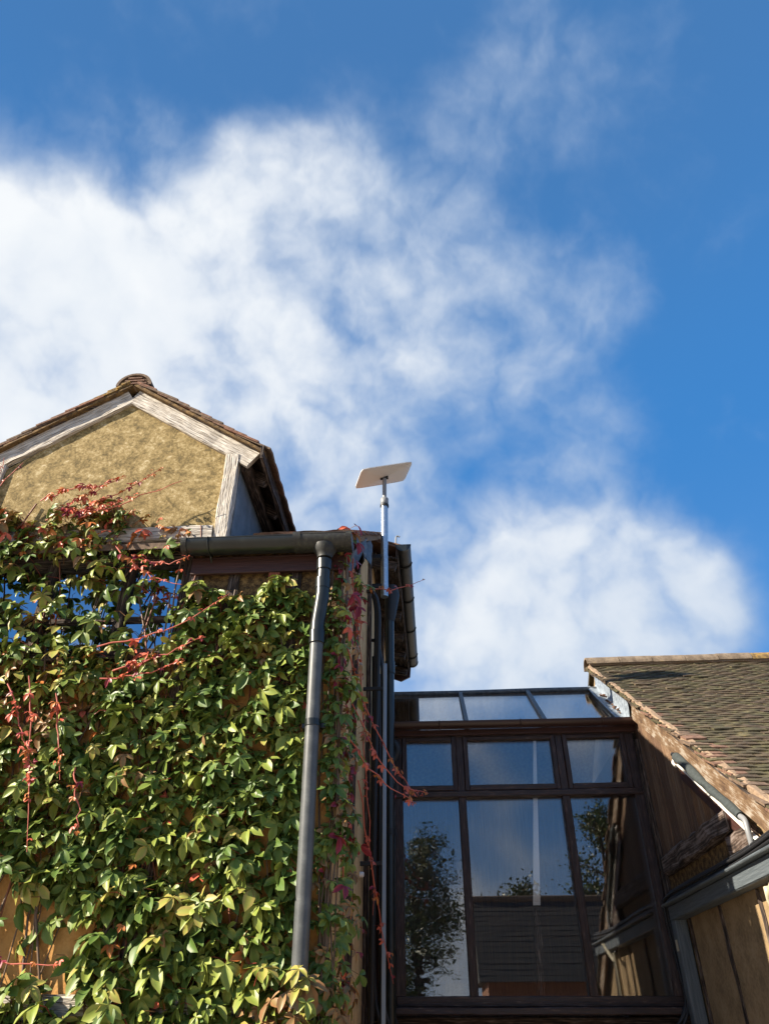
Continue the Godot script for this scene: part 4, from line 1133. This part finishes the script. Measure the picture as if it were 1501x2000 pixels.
# ---------------------------------------------------------------- Virginia creeper
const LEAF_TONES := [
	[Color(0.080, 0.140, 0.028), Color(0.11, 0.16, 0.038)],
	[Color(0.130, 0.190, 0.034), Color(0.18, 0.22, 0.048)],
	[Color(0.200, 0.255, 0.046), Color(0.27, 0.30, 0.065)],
	[Color(0.290, 0.300, 0.060), Color(0.36, 0.28, 0.080)],
	[Color(0.220, 0.155, 0.065), Color(0.30, 0.15, 0.065)],
	[Color(0.420, 0.180, 0.045), Color(0.50, 0.14, 0.04)],
	[Color(0.520, 0.125, 0.060), Color(0.55, 0.11, 0.07)],
	[Color(0.200, 0.024, 0.040), Color(0.28, 0.040, 0.06)]]

# one leaflet from the origin along dir, its face towards face
func leaflet(st: SurfaceTool, dir: Vector3, face: Vector3, l: float, wd: float, fold: float, droop: float, tone: Array) -> void:
	var side := dir.cross(face).normalized()
	var shape := [0.10, 0.68, 1.0, 0.84, 0.0]
	var rows := []
	var n := shape.size()
	for i in n:
		var t := float(i) / (n - 1)
		var bend := droop * t * t * l
		var c := dir * (l * t) - face * bend
		var hw: float = shape[i] * wd * 0.5 * (1.0 + rng.randf_range(-0.08, 0.08))
		var rise := face * (hw * fold)
		var mid_rise := face * (hw * fold * 0.35)
		rows.append([c + side * hw + rise, c + side * hw * 0.5 + mid_rise, c, c - side * hw * 0.5 + mid_rise, c - side * hw + rise])
	var inside: Vector3 = -face * 10.0
	st.set_smooth_group(0)
	for i in n - 1:
		for k in 4:
			st.set_color(tone[0].lerp(tone[1], 0.85 if k == 0 or k == 3 else rng.randf_range(0.0, 0.3)))
			if i < n - 2:
				quad(st, rows[i][k], rows[i][k + 1], rows[i + 1][k + 1], rows[i + 1][k], rows[i][2] + inside)
			else:
				tri(st, rows[i][k], rows[i][k + 1], rows[i + 1][2], Vector2.ZERO, Vector2.ZERO, Vector2.ZERO, rows[i][2] + inside)

# a palmate leaf of five leaflets hanging from its red stalk: face +z, middle leaflet -y, size 1 for the longest leaflet
func leaf_mesh(tone: Array, stalk: Color, count: int) -> ArrayMesh:
	var st := start()
	var spread := [-112.0, -58.0, 0.0, 58.0, 112.0] if count == 5 else [-62.0, 0.0, 62.0]
	var lens := [0.62, 0.88, 1.0, 0.88, 0.62] if count == 5 else [0.8, 1.0, 0.8]
	for i in spread.size():
		var a := deg_to_rad(spread[i] + rng.randf_range(-9, 9))
		var dir := Vector3(sin(a), -cos(a), rng.randf_range(-0.22, 0.18)).normalized()
		var face := Vector3(rng.randf_range(-0.28, 0.28), rng.randf_range(-0.05, 0.4), 1.0)
		face = (face - dir * face.dot(dir)).normalized()
		var l: float = lens[i] * rng.randf_range(0.9, 1.08)
		leaflet(st, dir, face, l, l * rng.randf_range(0.44, 0.54), rng.randf_range(0.10, 0.70), rng.randf_range(0.0, 0.62), tone)
	tube_into(st, [Vector3(0, 0, 0), Vector3(rng.randf_range(-0.1, 0.1), 0.25, -0.25), Vector3(rng.randf_range(-0.2, 0.2), 0.35, -0.85)], 0.02, 4, false, stalk)
	return done(st)

func leaf_basis(size: float, facing: float) -> Basis:
	var b := Basis(Vector3.UP, facing + rng.randfn(0, 0.55)) * Basis(Vector3.RIGHT, -rng.randf_range(-0.1, 1.15)) * Basis(Vector3.BACK, rng.randfn(0, 0.6))
	return b.scaled(Vector3(size, size, size))

# chance that a leaf grows at a place on the front wall
func cover(x: float, y: float) -> float:
	var c := 1.0
	if y > 4.10 + 0.07 * sin(x * 9.0):
		return 0.0
	if x > -1.33 and y > 3.51 + 0.05 * sin(x * 14.0):
		return 0.0
	if y > 3.20 and y < 3.78 and x > -2.62 and x < -1.31:
		c = 0.20 if x < -1.72 else 0.07
	if y > 3.72 and x > -1.72 and y < 4.0:
		c = 0.35
	if y > 3.95 and x > -1.70:
		c = 0.0 if x > -1.5 else 0.4
	if x > -2.05 and x < -1.45 and y < 2.14 - 0.35 * (x + 1.9) and y > 1.72:
		c = 0.05
	if x < -1.3 and y <= 1.74 and y > 1.6:
		c = 0.35
	if x > -0.60:
		c = 0.0
	return c

func build_creeper() -> void:
	var variants := []
	for tone in LEAF_TONES.size():
		var list := []
		for k in 4:
			list.append(leaf_mesh(LEAF_TONES[tone], Color(0.28, 0.05, 0.03) if k % 2 == 0 else Color(0.2, 0.10, 0.04), 5 if tone < 5 and k < 3 else 3))
		variants.append(list)
	var plant := thing("climbing_plant", "dense green climbing creeper with palmate leaves turning red, covering the front wall", "creeper", Vector3(-1.6, 0, WALL_Z + 0.06))
	var side := thing("climbing_plant", "trailing red-leaved creeper straggling down the shaded side wall", "creeper", Vector3(SIDE_X + 0.05, 0, -3.7))
	var patch := FastNoiseLite.new()
	patch.seed = 8
	patch.frequency = 1.6
	var hits := []
	# leaves on the front wall
	var tries := 0
	while tries < 15000:
		tries += 1
		var x := rng.randf_range(-3.1, -0.56)
		var y := rng.randf_range(1.25, 4.2)
		if rng.randf() > cover(x, y) * (0.60 + 0.95 * patch.get_noise_2d(x * 3.4, y * 3.4)):
			continue
		var relief := clampf(0.55 + 1.1 * patch.get_noise_2d(x * 5.0 + 30.0, y * 5.0), 0.1, 1.15)
		var depth := pow(rng.randf(), 0.7) * 0.13 * relief + 0.02
		if y > 3.15 and y < 3.85 and x < -1.3:
			depth = rng.randf() * 0.08 + 0.05
		if x > -0.95:
			depth = minf(depth, lerpf(0.17, 0.035, clampf((x + 0.95) / 0.33, 0.0, 1.0)) + rng.randf() * 0.03)
		var size := lerpf(0.036, 0.100, pow(rng.randf(), 1.1)) * (1.12 if y < 2.1 else 1.0)
		var tone := 0
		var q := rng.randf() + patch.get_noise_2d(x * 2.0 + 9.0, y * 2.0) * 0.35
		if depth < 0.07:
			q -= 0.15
		if q > 0.28: tone = 1
		if q > 0.58: tone = 2
		if q > 0.88: tone = 3
		if q > 1.02: tone = 4
		if y > 3.80 and rng.randf() < 0.35 + (y - 3.8) * 1.6:
			tone = [3, 4, 5, 5, 6][rng.randi() % 5]
			size *= 0.75
		elif rng.randf() < 0.035:
			tone = [4, 5, 6][rng.randi() % 3]
			size *= 0.8
		if x < -1.6 and y > 2.75 and y < 3.25 and rng.randf() < 0.4:
			tone = [3, 4, 5][rng.randi() % 3]
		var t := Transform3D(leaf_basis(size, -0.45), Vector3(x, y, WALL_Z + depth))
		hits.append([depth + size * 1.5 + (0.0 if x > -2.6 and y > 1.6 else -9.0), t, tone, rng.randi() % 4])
	for k in 34:
		var t := Transform3D(leaf_basis(rng.randf_range(0.06, 0.10), -0.3), Vector3(rng.randf_range(-0.68, -0.50), rng.randf_range(1.45, 1.80), rng.randf_range(-3.25, -3.17)))
		hits.append([0.2, t, [1, 2, 2, 3, 4][rng.randi() % 5], rng.randi() % 4])
	# leaves round the corner, thinning out along the side wall
	var side_hits := []
	for i in 520:
		var z := -3.33 - pow(rng.randf(), 2.2) * 0.85
		var y := rng.randf_range(1.4, 3.95)
		var thin := absf(z + 3.33)
		if rng.randf() < 0.15 + thin * 1.0:
			continue
		var size := rng.randf_range(0.040, 0.080)
		var tone: int = [0, 0, 1, 1, 2, 4, 4, 7][rng.randi() % 8]
		if y > 3.2 and rng.randf() < 0.55:
			tone = [6, 7, 7, 4][rng.randi() % 4]
		if thin > 0.5 and rng.randf() < 0.6:
			tone = 7
			size *= 0.75
		var t := Transform3D(leaf_basis(size, 1.05), Vector3(SIDE_X + rng.randf_range(0.02, 0.11) - (0.07 * rng.randf() if thin < 0.06 else 0.0), y, z))
		side_hits.append([0.0, t, tone, rng.randi() % 4])
	for k in 130:
		var t := Transform3D(leaf_basis(rng.randf_range(0.035, 0.075), 0.25), Vector3(rng.randf_range(-0.53, -0.44), rng.randf_range(1.5, 3.6), rng.randf_range(-3.36, -3.32)))
		side_hits.append([0.0, t, [0, 0, 1, 1, 2, 4][rng.randi() % 6], rng.randi() % 4])
	# stems
	var wood := start()
	for i in 34:
		var x := rng.randf_range(-2.9, -0.7)
		var pts := [Vector3(x, 0.0, WALL_Z + 0.02)]
		var y := 0.0
		var end := 3.4 if x > -1.3 else rng.randf_range(3.0, 4.0)
		while y < end:
			y += 0.22
			x = clampf(x + rng.randf_range(-0.09, 0.09), -3.0, -0.64)
			pts.append(Vector3(x, y, WALL_Z + rng.randf_range(0.012, 0.05)))
		tube_into(wood, pts, rng.randf_range(0.0025, 0.006), 5, true, Color(0.16, 0.10, 0.06) if i % 3 else Color(0.24, 0.09, 0.05))
	part("stem", done(wood), M.twig, plant)
	var vines := start()
	for i in 9:
		var x := rng.randf_range(-0.53, -0.45)
		var pts := [Vector3(x, 0.0, WALL_Z + 0.02)]
		var y := 0.0
		while y < 3.6:
			y += 0.25
			x = clampf(x + rng.randf_range(-0.03, 0.03), -0.54, -0.43)
			pts.append(Vector3(x, y, WALL_Z + rng.randf_range(0.012, 0.05)))
		tube_into(vines, pts, rng.randf_range(0.003, 0.007), 5, true, Color(0.12, 0.08, 0.05))
	part("stem", done(vines), M.twig, side)
	# red young shoots: [start, end, sag, leaves]
	var shoots := [
		[plant, Vector3(-2.62, 4.05, -3.28), Vector3(-2.56, 4.44, -3.22), 0.02, 9],
		[plant, Vector3(-2.72, 4.0, -3.28), Vector3(-2.44, 4.42, -3.24), 0.02, 9],
		[plant, Vector3(-2.2, 4.0, -3.28), Vector3(-1.75, 4.24, -3.20), 0.02, 30],
		[plant, Vector3(-2.05, 4.0, -3.26), Vector3(-1.55, 4.33, -3.24), -0.02, 22],
		[plant, Vector3(-2.0, 3.98, -3.26), Vector3(-1.42, 4.22, -3.24), 0.0, 8],
		[plant, Vector3(-2.15, 4.05, -3.25), Vector3(-1.70, 4.05, -3.18), -0.04, 34],
		[plant, Vector3(-2.25, 4.12, -3.25), Vector3(-1.85, 4.16, -3.18), 0.04, 26],
		[plant, Vector3(-1.72, 3.78, -3.25), Vector3(-1.30, 3.50, -3.22), -0.05, 14],
		[plant, Vector3(-1.62, 3.72, -3.25), Vector3(-1.28, 3.66, -3.22), -0.04, 12],
		[plant, Vector3(-1.65, 3.15, -3.20), Vector3(-1.02, 3.42, -3.20), -0.06, 8],
		[plant, Vector3(-1.55, 3.02, -3.20), Vector3(-1.12, 3.18, -3.20), -0.02, 16],
		[plant, Vector3(-1.60, 2.98, -3.20), Vector3(-1.20, 3.06, -3.19), -0.03, 10],
		[plant, Vector3(-1.95, 3.0, -3.19), Vector3(-1.72, 2.2, -3.17), 0.0, 18],
		[plant, Vector3(-2.05, 2.96, -3.19), Vector3(-1.80, 2.55, -3.17), 0.0, 16],
		[plant, Vector3(-1.80, 2.9, -3.19), Vector3(-1.66, 2.5, -3.17), 0.0, 12],
		[plant, Vector3(-2.12, 2.7, -3.19), Vector3(-1.95, 2.0, -3.17), 0.0, 7],
		[plant, Vector3(-1.62, 2.55, -3.19), Vector3(-1.52, 2.28, -3.17), 0.0, 6],
		[plant, Vector3(-2.0, 1.9, -3.25), Vector3(-1.50, 1.80, -3.22), -0.04, 8],
		[side, Vector3(-0.45, 2.78, -3.36), Vector3(-0.10, 2.52, -3.80), -0.05, 11],
		[side, Vector3(-0.44, 3.22, -3.45), Vector3(-0.09, 2.60, -4.05), -0.10, 16],
		[side, Vector3(-0.43, 3.0, -3.5), Vector3(-0.04, 2.62, -4.0), -0.16, 14],
		[side, Vector3(-0.42, 3.95, -4.1), Vector3(-0.02, 4.20, -4.45), -0.05, 10],
		[side, Vector3(-0.43, 3.9, -3.5), Vector3(-0.40, 3.1, -3.75), 0.0, 14],
		[side, Vector3(-0.43, 3.85, -3.7), Vector3(-0.38, 3.0, -3.95), 0.0, 13],
		[side, Vector3(-0.42, 3.3, -4.0), Vector3(-0.36, 2.1, -4.55), -0.04, 12],
		[side, Vector3(-0.42, 2.7, -4.05), Vector3(-0.28, 1.8, -4.8), -0.04, 12],
		[side, Vector3(-0.44, 3.1, -3.62), Vector3(-0.42, 2.0, -3.9), 0.0, 10],
		[side, Vector3(-0.44, 2.4, -3.5), Vector3(-0.42, 1.6, -3.75), 0.0, 10]]
	var young := {plant: start(), side: start()}
	for s in shoots:
		var n := 10
		var pts := []
		for k in n + 1:
			var t := float(k) / n
			var p: Vector3 = s[1].lerp(s[2], t) + Vector3(0, s[3] * sin(t * PI) , 0) + Vector3(rng.randfn(0, 0.006), rng.randfn(0, 0.006), rng.randfn(0, 0.004))
			pts.append(p)
		tube_into(young[s[0]], pts, [0.0040, 0.0040, 0.0038, 0.0036, 0.0034, 0.0032, 0.003, 0.0027, 0.0024, 0.002, 0.0014], 5, true, Color(0.50, 0.12, 0.08))
		for k in s[4]:
			var t := rng.randf_range(0.12, 1.0)
			var p: Vector3 = pts[int(t * n)].lerp(pts[mini(int(t * n) + 1, n)], rng.randf())
			var size := lerpf(0.046, 0.020, t) * rng.randf_range(0.8, 1.25)
			var tone: int = [6, 6, 6, 5, 7][rng.randi() % 5]
			var entry := [9.0, Transform3D(leaf_basis(size, -0.1 if s[0] == plant else 0.8), p + Vector3(rng.randfn(0, 0.01), rng.randfn(0, 0.01), 0.01)), tone, rng.randi() % 4]
			if s[0] == plant:
				entry[0] = 0.02
				hits.append(entry)
			else:
				side_hits.append(entry)
	part("shoot", done(young[plant]), M.twig, plant)
	part("shoot", done(young[side]), M.twig, side)
	for set_of in [[plant, hits, 285], [side, side_hits, 290]]:
		var list: Array = set_of[1]
		list.sort_custom(func(p, q): return p[0] > q[0])
		var rest := SurfaceTool.new()
		rest.begin(Mesh.PRIMITIVE_TRIANGLES)
		var any := false
		for i in list.size():
			var e: Array = list[i]
			var m: ArrayMesh = variants[e[2]][e[3]]
			if i < set_of[2]:
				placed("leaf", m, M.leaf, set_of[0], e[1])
			else:
				rest.append_from(m, 0, e[1])
				any = true
		if any:
			var f := part("foliage", rest.commit(), M.leaf, set_of[0])
			f.set_meta("kind", "stuff")
